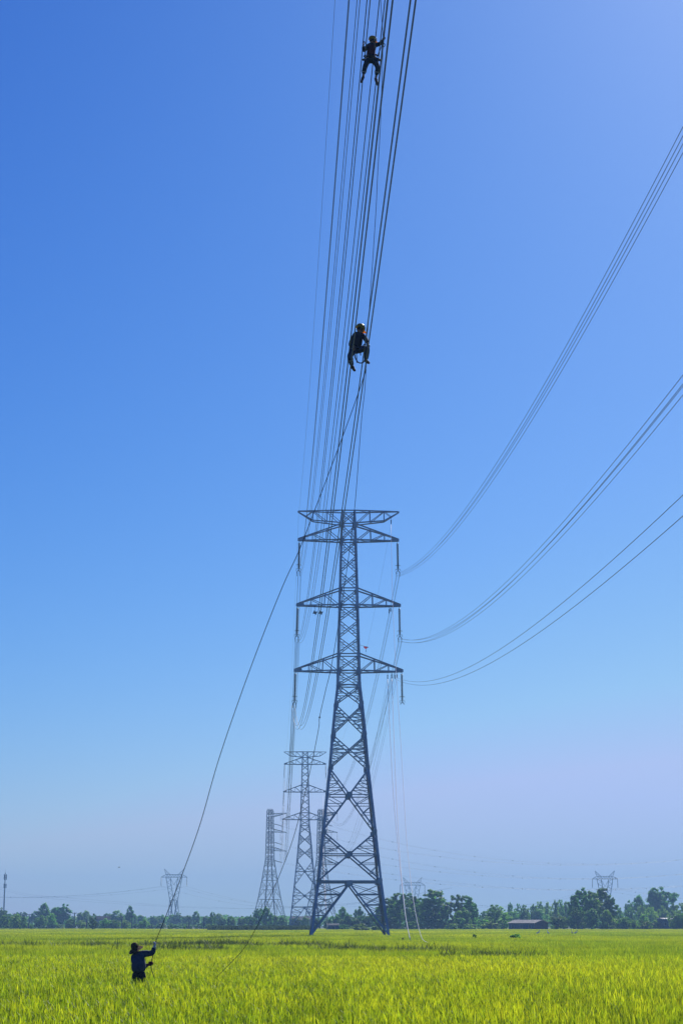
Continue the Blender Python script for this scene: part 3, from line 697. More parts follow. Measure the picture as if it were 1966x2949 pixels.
# ------------------------------------------------------------------ distant single-circuit pylons
def make_portal(px, ytop, Yd, sc, label):
    s0 = 3.37*1700/Yd
    zb = P(px, ytop+19.5, Yd).z; K = sc
    root = thing('horned_pylon', Vector((P(px, ytop, Yd).x, Yd, 0)), label, 'pylon', 'horned pylons on the far line')
    mt = 'galvanised_far'; zt = zb + 2.3*K; zw = zb - 19*K; hwid = 10.8*K
    def lat2(name, p0, p1, q0, q1, n, wd, dep, parent=root):
        bars = []
        p0, p1, q0, q1 = map(Vector, (p0, p1, q0, q1))
        for y in (-dep, dep):
            o = Vector((0, y, 0)); bars += [(p0+o, p1+o, wd, (0, -1, 0)), (q0+o, q1+o, wd, (0, -1, 0))]
            for k in range(n):
                a, b = (p0, p1), (q0, q1)
                if k % 2: a, b = b, a
                bars.append((a[0].lerp(a[1], k/n)+o, b[0].lerp(b[1], (k+1)/n)+o, wd*0.6, (0, -1, 0)))
        for k in range(n+1):
            bars.append((p0.lerp(p1, k/n)+Vector((0, -dep, 0)), p0.lerp(p1, k/n)+Vector((0, dep, 0)), wd*0.5, (0, 0, 1)))
        return join_bars(parent, name, bars, mt)
    lat2('beam', (-6.8*K, 0, zb), (6.8*K, 0, zb), (-6.8*K, 0, zt), (6.8*K, 0, zt), 12, 0.34, 0.9)
    for s in (-1, 1):
        lat2('arm_tip', (s*6.8*K, 0, zb), (s*hwid, 0, zb), (s*6.8*K, 0, zt), (s*hwid, 0, zb+0.2), 3, 0.28, 0.5)
        lat2('horn', (s*6.7*K, 0, zt), (s*8.3*K, 0, zt+4.4*K), (s*3.4*K, 0, zt), (s*8.1*K, 0, zt+4.5*K), 5, 0.26, 0.4)
        lat2('fork_leg', (s*6.7*K, 0, zb), (s*3.3*K, 0, zw), (s*3.2*K, 0, zb), (s*0.3*K, 0, zw), 9, 0.36, 0.8)
        lat2('lower_leg', (s*3.3*K, 0, zw), (s*5.2*K, 0, 0), (s*0.4*K, 0, zw), (s*4.3*K, 0, 0), 8, 0.36, 1.2)
        lat2('cross_leg', (s*3.0*K, 0, zw), (-s*0.5*K, 0, 0), (s*2.6*K, 0, zw), (-s*0.9*K, 0, 0), 6, 0.28, 1.0)
    join_bars(root, 'waist_beam', [((-3.3*K, -1, zw), (3.3*K, -1, zw), 0.35, (0, -1, 0)), ((-3.3*K, 1, zw), (3.3*K, 1, zw), 0.35, (0, 1, 0))], mt)
    bm = bmesh.new()
    for s in (-1, 1): bm_tube(bm, [(s*3.0*K, 0, zb-0.8), (0, 0, zb-6.3*K)], 0.16, 6)
    obj('vee_insulator', bm, 'insulator', root)
    ends = [root.location + Vector((0, 0, zb-6.4*K))]
    for s in (-1, 1):
        bm = bmesh.new(); bm_tube(bm, [(s*(hwid-0.1), 0, zb), (s*(hwid-0.1), 0, zb-7.2*K)], 0.24, 8)
        for k in range(18): bm_tube(bm, [(s*(hwid-0.1), 0, zb-0.6-k*0.36*K), (s*(hwid-0.1), 0, zb-0.75-k*0.36*K)], [0.12, 0.36], 8)
        obj('insulator_string', bm, 'insulator', root); ends.append(root.location + Vector((s*hwid, 0, zb-7.4*K)))
    return ends
e1 = make_portal(502, 2507, 1700, 1.0, 'small horned lattice pylon rising alone above the far trees near the man\'s rope')
e2 = make_portal(1187, 2530, 1800, 1.02, 'horned pylon whose top shows just above dark trees by the white ropes')
e3 = make_portal(1740, 2512, 1750, 1.02, 'horned pylon whose top shows above the clump of tall trees past the shed')
off = P(-450, 2540, 1650)
def far_span(a, b, sag, lab, grp):
    pts = span_pts(a, b, sag, 30); c = tube_obj('power_cable', pts, 0.04, 'cable_far', lab, 'cable', grp)
    for i in range(3, 30, 4):
        bm = bmesh.new(); bm_box(bm, pts[i], (0.4, 0.3, 0.6)); obj('spacer', bm, 'fitting', c)
for i in range(3):
    far_span(e1[i], off + Vector((e1[i].x-e1[0].x, 0, 0)), 11, 'faint sagging cable passing the slim antenna mast to the lone horned pylon', 'cables west of the lone horned pylon')
    far_span(e1[i], e2[i], 15, 'faint cable slung between the lone horned pylon and the one above dark trees', 'cables between the first horned pylons')
    far_span(e2[i], e3[i], 14, 'faint cable slung between the two horned pylons standing behind trees', 'cables between the other horned pylons')
    far_span(e3[i], e3[i] + Vector((260, 0, 2)), 14, 'faint cable running on past the horned pylon above the tall tree clump', 'cables past the last horned pylon')
for k, (ya, yb, yc) in enumerate(((2556, 2609, 2617), (2561, 2612, 2616.5))):
    pts = [P(x, y, 1850) for x, y in ((-120, ya-22), (0, ya), (95, ya+21), (300, ya+38+k), (500, yb), (620, yb+4), (720, yc), (900, yc-6), (1100, yc-26), (1300, yc-60))]
    tube_obj('power_cable', catmull(pts, 5), 0.045, 'cable_far', 'long faint cable low over the far trees, passing behind the lone horned pylon', 'cable', 'low far cables')

# ------------------------------------------------------------------ ropes on site
wcent = {}
def wire_at_row(key, side, j, py):
    f = CF[(key, side, j)]; lo, hi = 60.0, 292.0
    for _ in range(60):
        m_ = (lo+hi)/2
        if row_of(f(m_))[1] > py: lo = m_
        else: hi = m_
    return f((lo+hi)/2)
W1Y = wire_at_row('mid', -1, 2, 178).y; W2Y = wire_at_row('low', -1, 2, 1062).y; MANY = 56.0
def rope_px(name, pts, ya, yb, r, material, label, n=6, group=None, rows=None):
    y0, y1 = pts[0][1], pts[-1][1]
    return tube_obj(name, catmull([P(x, y, ya + (yb-ya)*(y-y0)/(y1-y0)) for x, y in pts], n), r, material, label, 'rope', group)
rope_px('pull_rope', [(447, 2717), (451, 2706), (480, 2633), (526.6, 2514), (577, 2372), (627, 2194+3), (689.6, 2012), (752, 1843), (815, 1686), (853, 1604), (872, 1558), (906, 1469), (953, 1346), (1000, 1220), (1030, 1136), (1054, 1064)], MANY, W2Y, 0.010, 'rope_dark', 'dark pull rope running from the man in the rice up to the crouching worker')
rope_px('pull_rope_end', [(447, 2717), (443, 2735), (440.5, 2752), (437, 2766), (436, 2774), (436, 2784), (439, 2800), (446, 2820), (449, 2832)], MANY, MANY+0.3, 0.012, 'rope_dark', 'slack end of the pull rope hanging through the man\'s gloves into the rice')
gy = G(612, 2826, 0.5).y
rope_px('tag_rope', [(606, 2833), (616.6, 2821), (654, 2784), (703.6, 2730), (743, 2662), (766, 2610), (807, 2514.6), (849, 2398.5), (890, 2233), (917, 2100), (920, 2066), (937, 1990), (952.6, 1925), (973, 1807), (986, 1723), (996, 1657), (1009, 1562), (1023, 1440), (1040, 1217), (1051, 1110), (1058, 960), (1066, 850), (1076, 700), (1083, 590), (1087, 500), (1094, 380), (1099, 250), (1102, 138), (1102.5, 108), (1098, 40), (1094, -30)], gy, W1Y-0.25, 0.009, 'rope_dark', 'long dark tag rope rising out of the rice past the pylon to both workers')
Yr = gy + (W1Y-0.25-gy)*(2066-2833)/(-30-2833)
bm = bmesh.new(); c0 = P(920, 2066, Yr)
for k in range(14):
    a0, a1 = 2*math.pi*k/14, 2*math.pi*(k+1)/14
    bm_tube(bm, [c0 + 0.022*Vector((math.cos(a0), 0, math.sin(a0))), c0 + 0.022*Vector((math.cos(a1), 0, math.sin(a1)))], 0.008, 6)
tag(obj('rope_ring', bm, 'fitting'), 'tiny ring knotted into the long dark tag rope', 'ring')
def wrope(pts, y_top, lab, r, grp=None):
    gl = G(pts[-1][0], pts[-1][1], 0.45); y0, y1 = pts[0][1], pts[-1][1]
    tube_obj('white_rope', catmull([P(x, y, y_top + (gl.y-y_top)*((y-y0)/(y1-y0))**1.0) for x, y in pts], 6), r, 'rope_white', lab, 'rope', grp)
wrope([(1115.5, 1955), (1119, 2030), (1122, 2100), (1130.7, 2266), (1143, 2415), (1155.6, 2539.5), (1166, 2630.7), (1180, 2706)], T1Y, 'white rope from the lowest arm down to the rice, tower side of the pair', 0.038)
wrope([(1127.5, 1953), (1130, 2020), (1132.8, 2100), (1141, 2299), (1151.4, 2473), (1161.8, 2589), (1169, 2650), (1181, 2708)], T1Y, 'white rope from the lowest arm down to the rice, outer one of the pair', 0.038)
wrope([(1125.5, 1509), (1129, 1700), (1136, 1860), (1144, 2000), (1151, 2100), (1161, 2270), (1170, 2415), (1184.6, 2556), (1197, 2635), (1210, 2690), (1219, 2708), (1236, 2716)], T1Y, 'thin single white rope from the top-arm pulley, landing apart in the rice', 0.024)
for k, lab in ((0, 'near strand'), (1, 'far strand')):
    a = at_tower(TLOC2, 'mid', 1, -1.2) + Vector((0, 0, -1.2)); g = G(942+2.2*k, 2679, 0.45)
    pts = [a, P(930+k, 2450, 600), P(934+2*k, 2560, 520), P(938+2.2*k, 2630, 440), g]
    tube_obj('white_rope', catmull(pts, 8), 0.04, 'rope_white', 'white rope dropping beyond the great pylon, seen between its legs', 'rope', 'white ropes beyond the great pylon')

# ------------------------------------------------------------------ trees
def crown_mesh(name, seed, rx, h0, h1, nclump, nleaf, leaf, mt, shape='round', hollow=0.35):
    rng = random.Random(seed); vs, fs = [], []
    cl = []
    for _ in range(nclump):
        while True:
            u = Vector((rng.uniform(-1, 1), rng.uniform(-1, 1), rng.uniform(-1, 1)))
            if hollow < u.length < 1.0: break
        t = (u.z+1)/2
        if shape == 'round': k = 1.0
        elif shape == 'tall': k = 0.80 + 0.35*math.sin(math.pi*min(1, t*0.9+0.05))
        elif shape == 'cone': k = 1.25 - 1.1*t
        else: k = 1.0
        ph = math.atan2(u.y, u.x); k *= 0.85 + 0.22*math.sin(ph*2+seed) + 0.12*math.sin(ph*5+seed*2)
        c = Vector((u.x*rx*k, u.y*rx*k, h0 + (h1-h0)*t)); cl.append((c, rng.uniform(0.10, 0.24)*rx*(1.0 if shape != 'cone' else 0.8)))
    for c, r in cl:
        for _ in range(nleaf):
            d = Vector((rng.gauss(0, 1), rng.gauss(0, 1), rng.gauss(0, 1))).normalized()
            p = c + Vector((d.x, d.y, d.z*0.75))*r*(rng.random()**0.4)*(1.25 if rng.random() < 0.12 else 1)
            n_ = (d + Vector((rng.uniform(-.8, .8), rng.uniform(-.8, .8), rng.uniform(-.2, 1.0)))).normalized()
            u = n_.orthogonal().normalized(); v = n_.cross(u); a = rng.uniform(0, 6.28); u, v = u*math.cos(a)+v*math.sin(a), v*math.cos(a)-u*math.sin(a)
            s = leaf*rng.uniform(0.6, 1.3); k = len(vs)
            vs += [p-u*s, p-v*s*0.45+u*s*.1, p+u*s, p+v*s*0.45+u*s*.1]; fs.append((k, k+1, k+2, k+3))
    me = bpy.data.meshes.new(name); me.from_pydata(vs, [], fs); me.update(); me.materials.append(MATS[mt]); return me
def trunk_mesh(name, seed, h, r, rx, mt='bark', nl=7, start=0.25, lean=0.4):
    rng = random.Random(seed+99); bm = bmesh.new()
    pts = [Vector((0, 0, -0.2))]; x = y = 0
    for k in range(1, 6):
        x += rng.uniform(-lean, lean)*0.5; y += rng.uniform(-lean, lean)*0.5; pts.append(Vector((x, y, h*0.85*k/5)))
    bm_tube(bm, pts, [r*1.3] + [r*(1-0.17*k) for k in range(1, 6)], 7)
    for k in range(nl):
        t = start + (0.8-start)*k/nl; i = int(t*5); p = pts[i].lerp(pts[min(5, i+1)], t*5-i); a = rng.uniform(0, 6.28)
        q = p + Vector((math.cos(a)*rx*0.7, math.sin(a)*rx*0.7, h*rng.uniform(0.12, 0.3)))
        bm_tube(bm, [p, p.lerp(q, 0.5) + Vector((0, 0, h*0.02)), q], [r*0.45, r*0.3, r*0.1], 5)
    me = bpy.data.meshes.new(name); bm.to_mesh(me); bm.free(); me.materials.append(MATS[mt]); smooth(me); return me
KIND = {}
def kind(nm, H, rx, crowns, trunk):
    KIND[nm] = (H, rx, crowns, trunk)
kind('round', 10, 4.2, [crown_mesh('crown', s, 3.7, 1.0, 9.6, 110, 60, 0.30, 'leaf_dark', 'round', 0.3) for s in (1, 2, 3)], trunk_mesh('trunk', 1, 9, 0.25, 3.6))
kind('tall', 14, 4.0, [crown_mesh('crown', s, 3.5, 1.8, 13.7, 130, 60, 0.32, 'leaf_dark', 'tall', 0.2) for s in (4, 5, 6)], trunk_mesh('trunk', 4, 13, 0.28, 3.0, 'bark_pale', 9, 0.2))
kind('mid', 9, 4.0, [crown_mesh('crown', s, 3.6, 0.5, 8.7, 100, 55, 0.29, 'leaf_mid', 'round', 0.3) for s in (7, 8, 9)], trunk_mesh('trunk', 7, 8, 0.2, 3.0, 'bark', 6, 0.1))
kind('bush', 4, 3.0, [crown_mesh('crown', s, 2.6, 0.3, 3.7, 34, 75, 0.26, 'leaf_mid', 'round', 0.2) for s in (10, 11, 12)], trunk_mesh('trunk', 10, 3, 0.12, 2.0, 'bark', 6, 0.05))
kind('bright', 5, 2.4, [crown_mesh('crown', s, 2.0, 0.5, 4.8, 34, 80, 0.24, 'leaf_bright', 'tall', 0.2) for s in (13, 14)], trunk_mesh('trunk', 13, 4.5, 0.12, 1.6, 'bark', 6, 0.1))
kind('cone', 5, 1.6, [crown_mesh('crown', s, 1.3, 0.4, 4.9, 30, 75, 0.22, 'leaf_dark', 'cone', 0.1) for s in (15, 16)], trunk_mesh('trunk', 15, 4.5, 0.1, 0.7, 'bark', 6, 0.1))
TN = [0]
NMS = {'round': 'broadleaf_tree', 'tall': 'tall_tree', 'mid': 'leafy_tree', 'bush': 'bush', 'bright': 'young_tree', 'cone': 'conical_tree'}
def near_what(px):
    for lim, w_ in ((30, 'by the slim antenna mast'), (110, 'between the mast and the gappy tree'), (240, 'around the humped tree'), (330, 'behind the red-roofed house'), (420, 'around the round-crowned far tree'), (480, 'short of the lone horned pylon'), (540, 'at the lone horned pylon'), (625, 'by the two-tufted tree'), (800, 'by the angle pylons'),
                    (900, 'by the farther matching pylon'), (1080, 'within the great pylon legs'), (1215, 'below the thick grove'), (1300, 'below the broad tall tree'), (1380, 'below the pointed tree'), (1470, 'short of the shed'), (1640, 'past the shed'), (1780, 'below the tall clump'), (1860, 'below the sloping crown')):
        if px < lim: return w_
    return 'below the domed tree'
def tree(k, px, ytop, wpx, D, label, group=None, cat=None):
    H, rx, crowns, tr = KIND[k]; TN[0] += 1; i = TN[0]; rng = random.Random(i*17)
    p = P(px, ytop, D); w_ = wpx/FPX*(D*CP+p.z*SP)
    r = thing(NMS[k], (p.x, D, 0), label, cat or ('bush' if k == 'bush' else 'tree'), group, rng.uniform(0, 6.28))
    sx = 1.12*w_/(2*rx); sz = p.z/H; r.scale = (sx, sx*rng.uniform(0.85, 1.1), sz)
    for nm, me in (('trunk', tr), ('crown', crowns[i % len(crowns)])):
        o = bpy.data.objects.new(nm, me); COL.objects.link(o); o.parent = r
g1 = ('dark hazy tree of the thick grove beside the great pylon', 'grove beside the great pylon')
for px, yt, w_, D in ((1098, 2598, 46, 690), (1122, 2578, 58, 700), (1150, 2566, 64, 680), (1180, 2570, 58, 705), (1204, 2577, 52, 720), (1135, 2600, 60, 720), (1195, 2600, 60, 720)):
    tree('tall', px, yt, w_, D, *g1)
tree('tall', 1250, 2551, 92, 690, 'broad tall dark tree at the open end of the grove by the white ropes')
tree('round', 1228, 2590, 60, 700, *g1); tree('round', 1272, 2585, 50, 700, *g1)
tree('tall', 1318, 2567, 58, 700, 'tree with pointed top between the grove and the low bushes')
tree('tall', 1350, 2577, 46, 690, 'narrow dark tree next to the pointed one'); tree('round', 1366, 2600, 34, 700, 'small dark tree at the foot of the narrow one')
tree('round', 1330, 2610, 70, 680, 'dark spreading tree under the pointed one')
g2 = ('pale green tree of the far copse behind the shed', 'copse behind the shed')
for i, (px, yt, w_) in enumerate(((1395, 2622, 46), (1440, 2610, 44), (1468, 2597, 26), (1490, 2600, 24), (1508, 2605, 40), (1535, 2602, 36), (1553, 2594, 34), (1575, 2598, 40), (1598, 2590, 30), (1612, 2588, 26), (1628, 2596, 40), (1650, 2600, 40), (1480, 2622, 60), (1550, 2618, 70), (1610, 2616, 60))):
    tree('mid', px, yt, w_, 840 + 37*(i % 4), *g2)
tree('mid', 1420, 2603, 62, 720, 'wide grey-green thicket with twigs sticking out between grove and shed'); tree('mid', 1452, 2628, 44, 700, 'low tree standing against the blue end of the shed')
tree('bush', 1352, 2660, 62, 640, 'low rounded hedge bush at the field edge in front of the grove'); tree('bush', 1415, 2651, 60, 650, 'rounded light green bush at the field edge near the shed'); tree('bush', 1300, 2658, 50, 650, 'small bush at the foot of the broad dark tree')
tree('round', 1604, 2631, 56, 640, 'dark round tree standing alone next to the shed')
g3 = ('tall tree of the big clump past the shed, sky showing through', 'tall clump past the shed')
for px, yt, w_, D in ((1652, 2572, 46, 670), (1672, 2553, 62, 690), (1703, 2556, 60, 680), (1732, 2551, 66, 690), (1758, 2575, 40, 690)): tree('tall', px, yt, w_, D, *g3)
for px, yt, w_, D in ((1660, 2610, 50, 660), (1700, 2615, 60, 660), (1745, 2620, 50, 660)): tree('round', px, yt, w_, D, 'dark lower tree in front of the big tall clump', 'lower trees before the clump')
tree('round', 1903, 2547, 92, 930, 'very broad hazy tree with domed crown towering over the white roof'); tree('round', 1885, 2553, 60, 930, 'hazy dome-crowned tree joined to the very broad one'); tree('round', 1838, 2577, 56, 930, 'hazy tree with sloping crown beside the domed one'); tree('round', 1808, 2588, 34, 930, 'small hazy tree at the low end of the sloping crown')
g4 = ('hazy tree in the row below the domed tree', 'row below the domed tree')
for i, (px, yt, w_) in enumerate(((1782, 2612, 40), (1815, 2612, 40), (1845, 2606, 44), (1872, 2610, 40), (1905, 2608, 44), (1938, 2600, 40), (1962, 2598, 40), (1990, 2590, 50), (2030, 2600, 60))): tree('mid', px, yt, w_, 820 + 20*(i % 3), *g4)
g5 = ('light green bushy tree at the field edge past the big clump', 'bushes past the big clump')
for px, yt, w_, D in ((1775, 2645, 40, 680), (1798, 2640, 44, 670), (1822, 2648, 36, 670), (1852, 2632, 44, 680), (1945, 2630, 50, 680), (1968, 2627, 44, 680), (2010, 2630, 60, 680)): tree('mid', px, yt, w_, D, *g5)
# between the pylon legs and to the other side
tree('round', 988, 2611, 40, 800, 'round hazy tree framed between the legs of the great pylon'); tree('round', 1032, 2606, 40, 800, 'uneven hazy tree between the great pylon legs next to the round one')
g6 = ('dark blue-green thicket tree seen through the great pylon base', 'thicket behind the great pylon base')
for px, yt, w_ in ((965, 2636, 44), (1005, 2634, 50), (1050, 2628, 44), (1075, 2632, 40), (1020, 2644, 50), (940, 2646, 30), (910, 2644, 36), (985, 2648, 40)): tree('round', px, yt, w_, 730, *g6)
tree('bush', 1040, 2659, 66, 560, 'yellowish low bush at the field edge between the great pylon legs'); tree('bush', 1082, 2664, 40, 560, 'small low bush beside the yellowish one')
tree('bush', 990, 2661, 44, 640, 'dull green bush at the field edge within the pylon base')
g11 = ('low undergrowth bush at the foot of the trees past the great pylon', 'undergrowth past the great pylon')
rng = random.Random(77)
for i in range(44):
    px = 1085 + i*21.5 + rng.uniform(-6, 6)
    if 1452 < px < 1590: continue
    tree('bush', px, 2648 + rng.uniform(-10, 8), rng.uniform(36, 56), 665 + rng.uniform(0, 40), 'low undergrowth bush at the field edge ' + near_what(px), g11[1])
tree('cone', 832, 2655, 17, 640, 'small dark conical tree at the crop edge')
g7 = ('dark tree of the clump at the foot of the angle pylons', 'clump at the foot of the angle pylons')
for px, yt, w_, D in ((722, 2632, 36, 850), (745, 2614, 44, 860), (768, 2612, 44, 850), (700, 2636, 40, 860), (790, 2634, 40, 860), (812, 2640, 36, 850), (852, 2638, 40, 860), (880, 2640, 36, 850), (665, 2638, 36, 860), (640, 2640, 36, 850)): tree('round', px, yt, w_, D, *g7)
tree('round', 612, 2624, 22, 870, 'thin tree with two small tufts standing above the hedge'); tree('round', 605, 2640, 30, 860, 'dark low tree under the two-tufted one')
g8 = ('blue hazy tree of the far treeline behind the utility poles', 'far treeline behind the utility poles')
rng = random.Random(5)
for i in range(26):
    px = -30 + i*26 + rng.uniform(-8, 8); tree('round', px, 2630 + rng.uniform(-9, 6), rng.uniform(34, 52), 1120 + rng.uniform(-60, 80), 'blue hazy tree in the far treeline ' + near_what(px), g8[1])
tree('round', 130, 2600, 46, 980, 'hazy tree with gappy crown standing out of the far treeline'); tree('round', 182, 2599, 62, 1000, 'wide hazy humped tree next to the gappy one'); tree('round', 165, 2612, 50, 1000, 'hazy tree filling the gap beside the humped one')
tree('round', 375, 2608, 34, 1000, 'hazy tree with small round crown topping the far treeline'); tree('round', 8, 2610, 34, 900, 'pale tree at the foot of the slim antenna mast')
g9 = ('soft green bushy tree at the field edge by the utility poles', 'bushy trees by the utility poles')
for px, yt, w_, D in ((15, 2634, 50, 760), (48, 2632, 44, 740), (70, 2638, 24, 740), (120, 2634, 44, 800), (150, 2630, 40, 820), (205, 2645, 40, 800), (235, 2650, 40, 800), (305, 2644, 44, 780), (330, 2648, 40, 780), (415, 2646, 40, 800), (360, 2650, 40, 790)): tree('mid', px, yt, w_, D, 'soft green bushy tree at the field edge ' + near_what(px), g9[1])
tree('bright', 271, 2630, 36, 640, 'lone bright green young tree in the field by the short pole')
g10 = ('low dark hedge bush along the far field edge', 'far field-edge hedge')
for i in range(34):
    px = -20 + i*19.5 + rng.uniform(-5, 5); tree('bush', px, 2659 + rng.uniform(-3, 2), rng.uniform(24, 34), 820, 'low dark hedge bush at the far field edge ' + near_what(px), g10[1])
for px in (91, 488, 532, 12, 60): tree('bush', px, 2664, 9, 690, 'very small dark shrub in the open field before the utility poles', 'small dark field shrubs')
tree('bush', 1480, 2684.5, 46, 235, 'lone dark tuft of scrub in the open rice before the shed')
tree('bush', 1366, 2688.5, 18, 240, 'tiny tuft of scrub in the rice before the low hedge bush')
# far woods: one mass behind everything
def woods(name, Y, ytop, jit, n, leaf, x0, x1, seed):
    rng = random.Random(seed); vs, fs = [], []
    for i in range(n):
        px = rng.uniform(x0, x1); hmax = P(px, ytop - jit*(noise.noise(Vector((px*0.035, seed, 0))) + 0.5*noise.noise(Vector((px*0.12, seed, 3)))), Y).z
        p = Vector((P(px, 2600, Y).x, Y + rng.uniform(0, 60), hmax*(rng.random()**0.55)))
        n_ = Vector((rng.uniform(-1, 1), rng.uniform(-1.5, 0.3), rng.uniform(-.2, 1))).normalized(); u = n_.orthogonal().normalized(); v = n_.cross(u); s = leaf*rng.uniform(0.6, 1.4); k = len(vs)
        vs += [p-u*s, p-v*s*.6, p+u*s, p+v*s*.6]; fs.append((k, k+1, k+2, k+3))
    me = bpy.data.meshes.new(name); me.from_pydata(vs, [], fs); me.update(); me.materials.append(MATS['leaf_dark'])
    return tag(obj(name, me), 'unbroken blue hazy band of woods along the horizon', 'woods', kind='stuff')
woods('far_woods', 1300, 2641, 14, 26000, 0.75, -250, 2250, 3)
# pale crop strip by the conical tree
rng = random.Random(8); vs, fs = [], []
for i in range(9000):
    px = rng.uniform(600, 900); D = rng.uniform(560, 600); x = P(px, 2660, D).x; h = rng.uniform(0.9, 1.9); a = rng.uniform(0, 6.28); s = rng.uniform(0.25, 0.5); k = len(vs)
    d = Vector((math.cos(a), math.sin(a), 0)); b = Vector((x, D, 0)); t = b + d*s + Vector((0, 0, h)); wv = Vector((-d.y, d.x, 0))*0.09
    vs += [b-wv, b+wv, b + d*s*0.4 + Vector((0, 0, h*0.8)) + wv*1.6, t, b + d*s*0.4 + Vector((0, 0, h*0.8)) - wv*1.6]; fs.append((k, k+1, k+2, k+3, k+4))
me = bpy.data.meshes.new('maize_crop'); me.from_pydata(vs, [], fs); me.update(); me.materials.append(MATS['corn'])
tag(obj('maize_crop', me), 'pale green strip of tall crop at the field edge by the conical tree', 'crop', kind='stuff')

# ------------------------------------------------------------------ buildings
def house(name, px, ybot, D, L, W_, hwall, hroof, rz, wallm, gablem, roofm, label, wins=0, over=0.5):
    base = P(px, 2660, D); r = thing(name, (base.x, D, 0), label, 'building', None, rz)
    bm = bmesh.new(); hl, hw_ = L/2, W_/2
    for (a, b, m_) in (((-hl, -hw_), (hl, -hw_), 0), ((hl, hw_), (-hl, hw_), 0)):
        bm.faces.new([bm.verts.new(v) for v in ((*a, 0), (*b, 0), (*b, hwall), (*a, hwall))])
    obj('wall', bm, wallm, r)
    for s in (-1, 1):
        bm = bmesh.new(); bm.faces.new([bm.verts.new(v) for v in ((s*hl, -hw_, 0), (s*hl, hw_, 0), (s*hl, hw_, hwall), (s*hl, 0, hwall+hroof), (s*hl, -hw_, hwall))][::s]); obj('gable_wall', bm, gablem, r)
    for s in (-1, 1):
        n = max(4, int(L/1.1))
        for k in range(n):                                      # roof sheets, each lapped over the next
            x0, x1 = -hl-over + (L+2*over)*k/n, -hl-over + (L+2*over)*(k+1)/n + 0.06; lift = 0.015*(k % 2)
            bm = bmesh.new(); e = hroof/hw_
            v = [(x0, s*(hw_+over), hwall-e*over+lift), (x1, s*(hw_+over), hwall-e*over+lift), (x1, 0, hwall+hroof+lift), (x0, 0, hwall+hroof+lift)]
            bm.faces.new([bm.verts.new(q) for q in v]); bmesh.ops.solidify(bm, geom=bm.faces[:], thickness=0.05); obj('roof_sheet', bm, roofm, r)
    for k in range(wins):
        x = -hl + L*(k+0.5)/wins; bm = bmesh.new(); bm_box(bm, (x, -hw_-0.03, hwall*0.55), (0.9, 0.06, 1.0)); wo_ = obj('window', bm, 'insulator', r)
        bm = bmesh.new()
        for dx in (-0.5, 0.5): bm_box(bm, (x+dx, -hw_-0.05, hwall*0.55), (0.08, 0.12, 1.16))
        for dz in (-0.54, 0.54): bm_box(bm, (x, -hw_-0.05, hwall*0.55+dz), (0.92, 0.12, 0.08))
        obj('frame', bm, 'concrete', wo_)
    return r
house('field_shed', 1520, 2673, 640, 9.5, 8.0, 2.6, 0.9, rad(-38), 'shed_blue', 'shed_brick', 'shed_roof', 'long low shed with pale roof, dark blue side and brick-red end', 3)
house('white_roofed_house', 1912, 2655, 700, 3.2, 5.0, 4.0, 0.25, rad(15), 'shed_blue', 'shed_blue', 'white_metal', 'dark walled house with a bright white roof edge among light green bushes', 2, 0.3)
house('blue_hut', 957, 2671, 620, 3.4, 3, 1.9, 0.5, rad(10), 'shed_blue', 'shed_blue', 'shed_blue', 'small bluish hut seen between the great pylon legs', 1, 0.2)
house('village_house', 868, 2650, 880, 9, 6, 4.2, 1.3, rad(-20), 'concrete', 'concrete', 'shed_roof', 'pale village house peeping over the trees behind the farther matching pylon', 3)
house('red_roofed_house', 297, 2650, 1080, 7, 5, 5.0, 1.4, rad(8), 'concrete', 'concrete', 'shed_brick', 'house with dull red roof half hidden in the far treeline', 3)

# ------------------------------------------------------------------ utility poles and mast
PG = 'utility poles along the far field edge'
pole_tops = []
def upole(px, ytop, ybot, lab, arm=True):
    D = 5734*1.45/(max(ybot-2662, 6)); D = min(D, 760); p = P(px, ytop, D); H = p.z
    r = thing('utility_pole', (p.x, D, 0), lab, 'pole', PG)
    bm = bmesh.new(); bm_tube(bm, [(0, 0, -0.3), (0, 0, H)], [0.24, 0.16], 8); obj('shaft', bm, 'pole_grey', r)
    if arm:
        bm = bmesh.new(); bm_box(bm, (0, -0.18, H-0.35), (1.5, 0.12, 0.14)); obj('crossarm', bm, 'pole_grey', r)
        for x in (-0.65, 0, 0.65):
            bm = bmesh.new(); bm_lathe(bm, [(0, 0.3), (0.06, 0.28), (0.09, 0.12), (0.05, 0.0)], 8, Matrix.Translation((x, -0.18, H-0.28))); obj('pin_insulator', bm, 'insulator', r)
    pole_tops.append(Vector((p.x, D-0.18, H-0.05)))
labs = ['dark utility pole in front of the rounded bushy tree near the mast', 'thin utility pole with a dark shrub at its foot', 'tall dark utility pole before the humped tree', 'short pole leaning against the lone bright green tree',
        'thin utility pole beyond the lone bright green tree', 'thicker utility pole between lone green tree and man', 'dark utility pole before the dark hedge, next to the horned pylon', 'faint utility pole beside the two-tufted tree']
for (px, yt, yb), lab in zip(((43.5, 2630, 2669), (85, 2632, 2667), (215.5, 2628, 2671), (250, 2646, 2674), (352, 2638, 2671), (380.5, 2637, 2673), (545, 2641, 2673), (587, 2641, 2674)), labs): upole(px, yt, yb, lab, lab != labs[3])
for a, b in zip((0, 1, 2, 4, 5, 6), (1, 2, 4, 5, 6, 7)):
    tube_obj('low_wire', span_pts(pole_tops[a], pole_tops[b], 0.7, 10), 0.025, 'cable_far', 'slack low wire strung between the utility poles', 'wire', 'low wires on the utility poles')
D = 1300; p = P(13.4, 2514, D); r = thing('antenna_mast', (P(12.4, 2600, D).x, D, 0), 'slim pale antenna mast with panel antennas at its top above the far trees', 'mast')
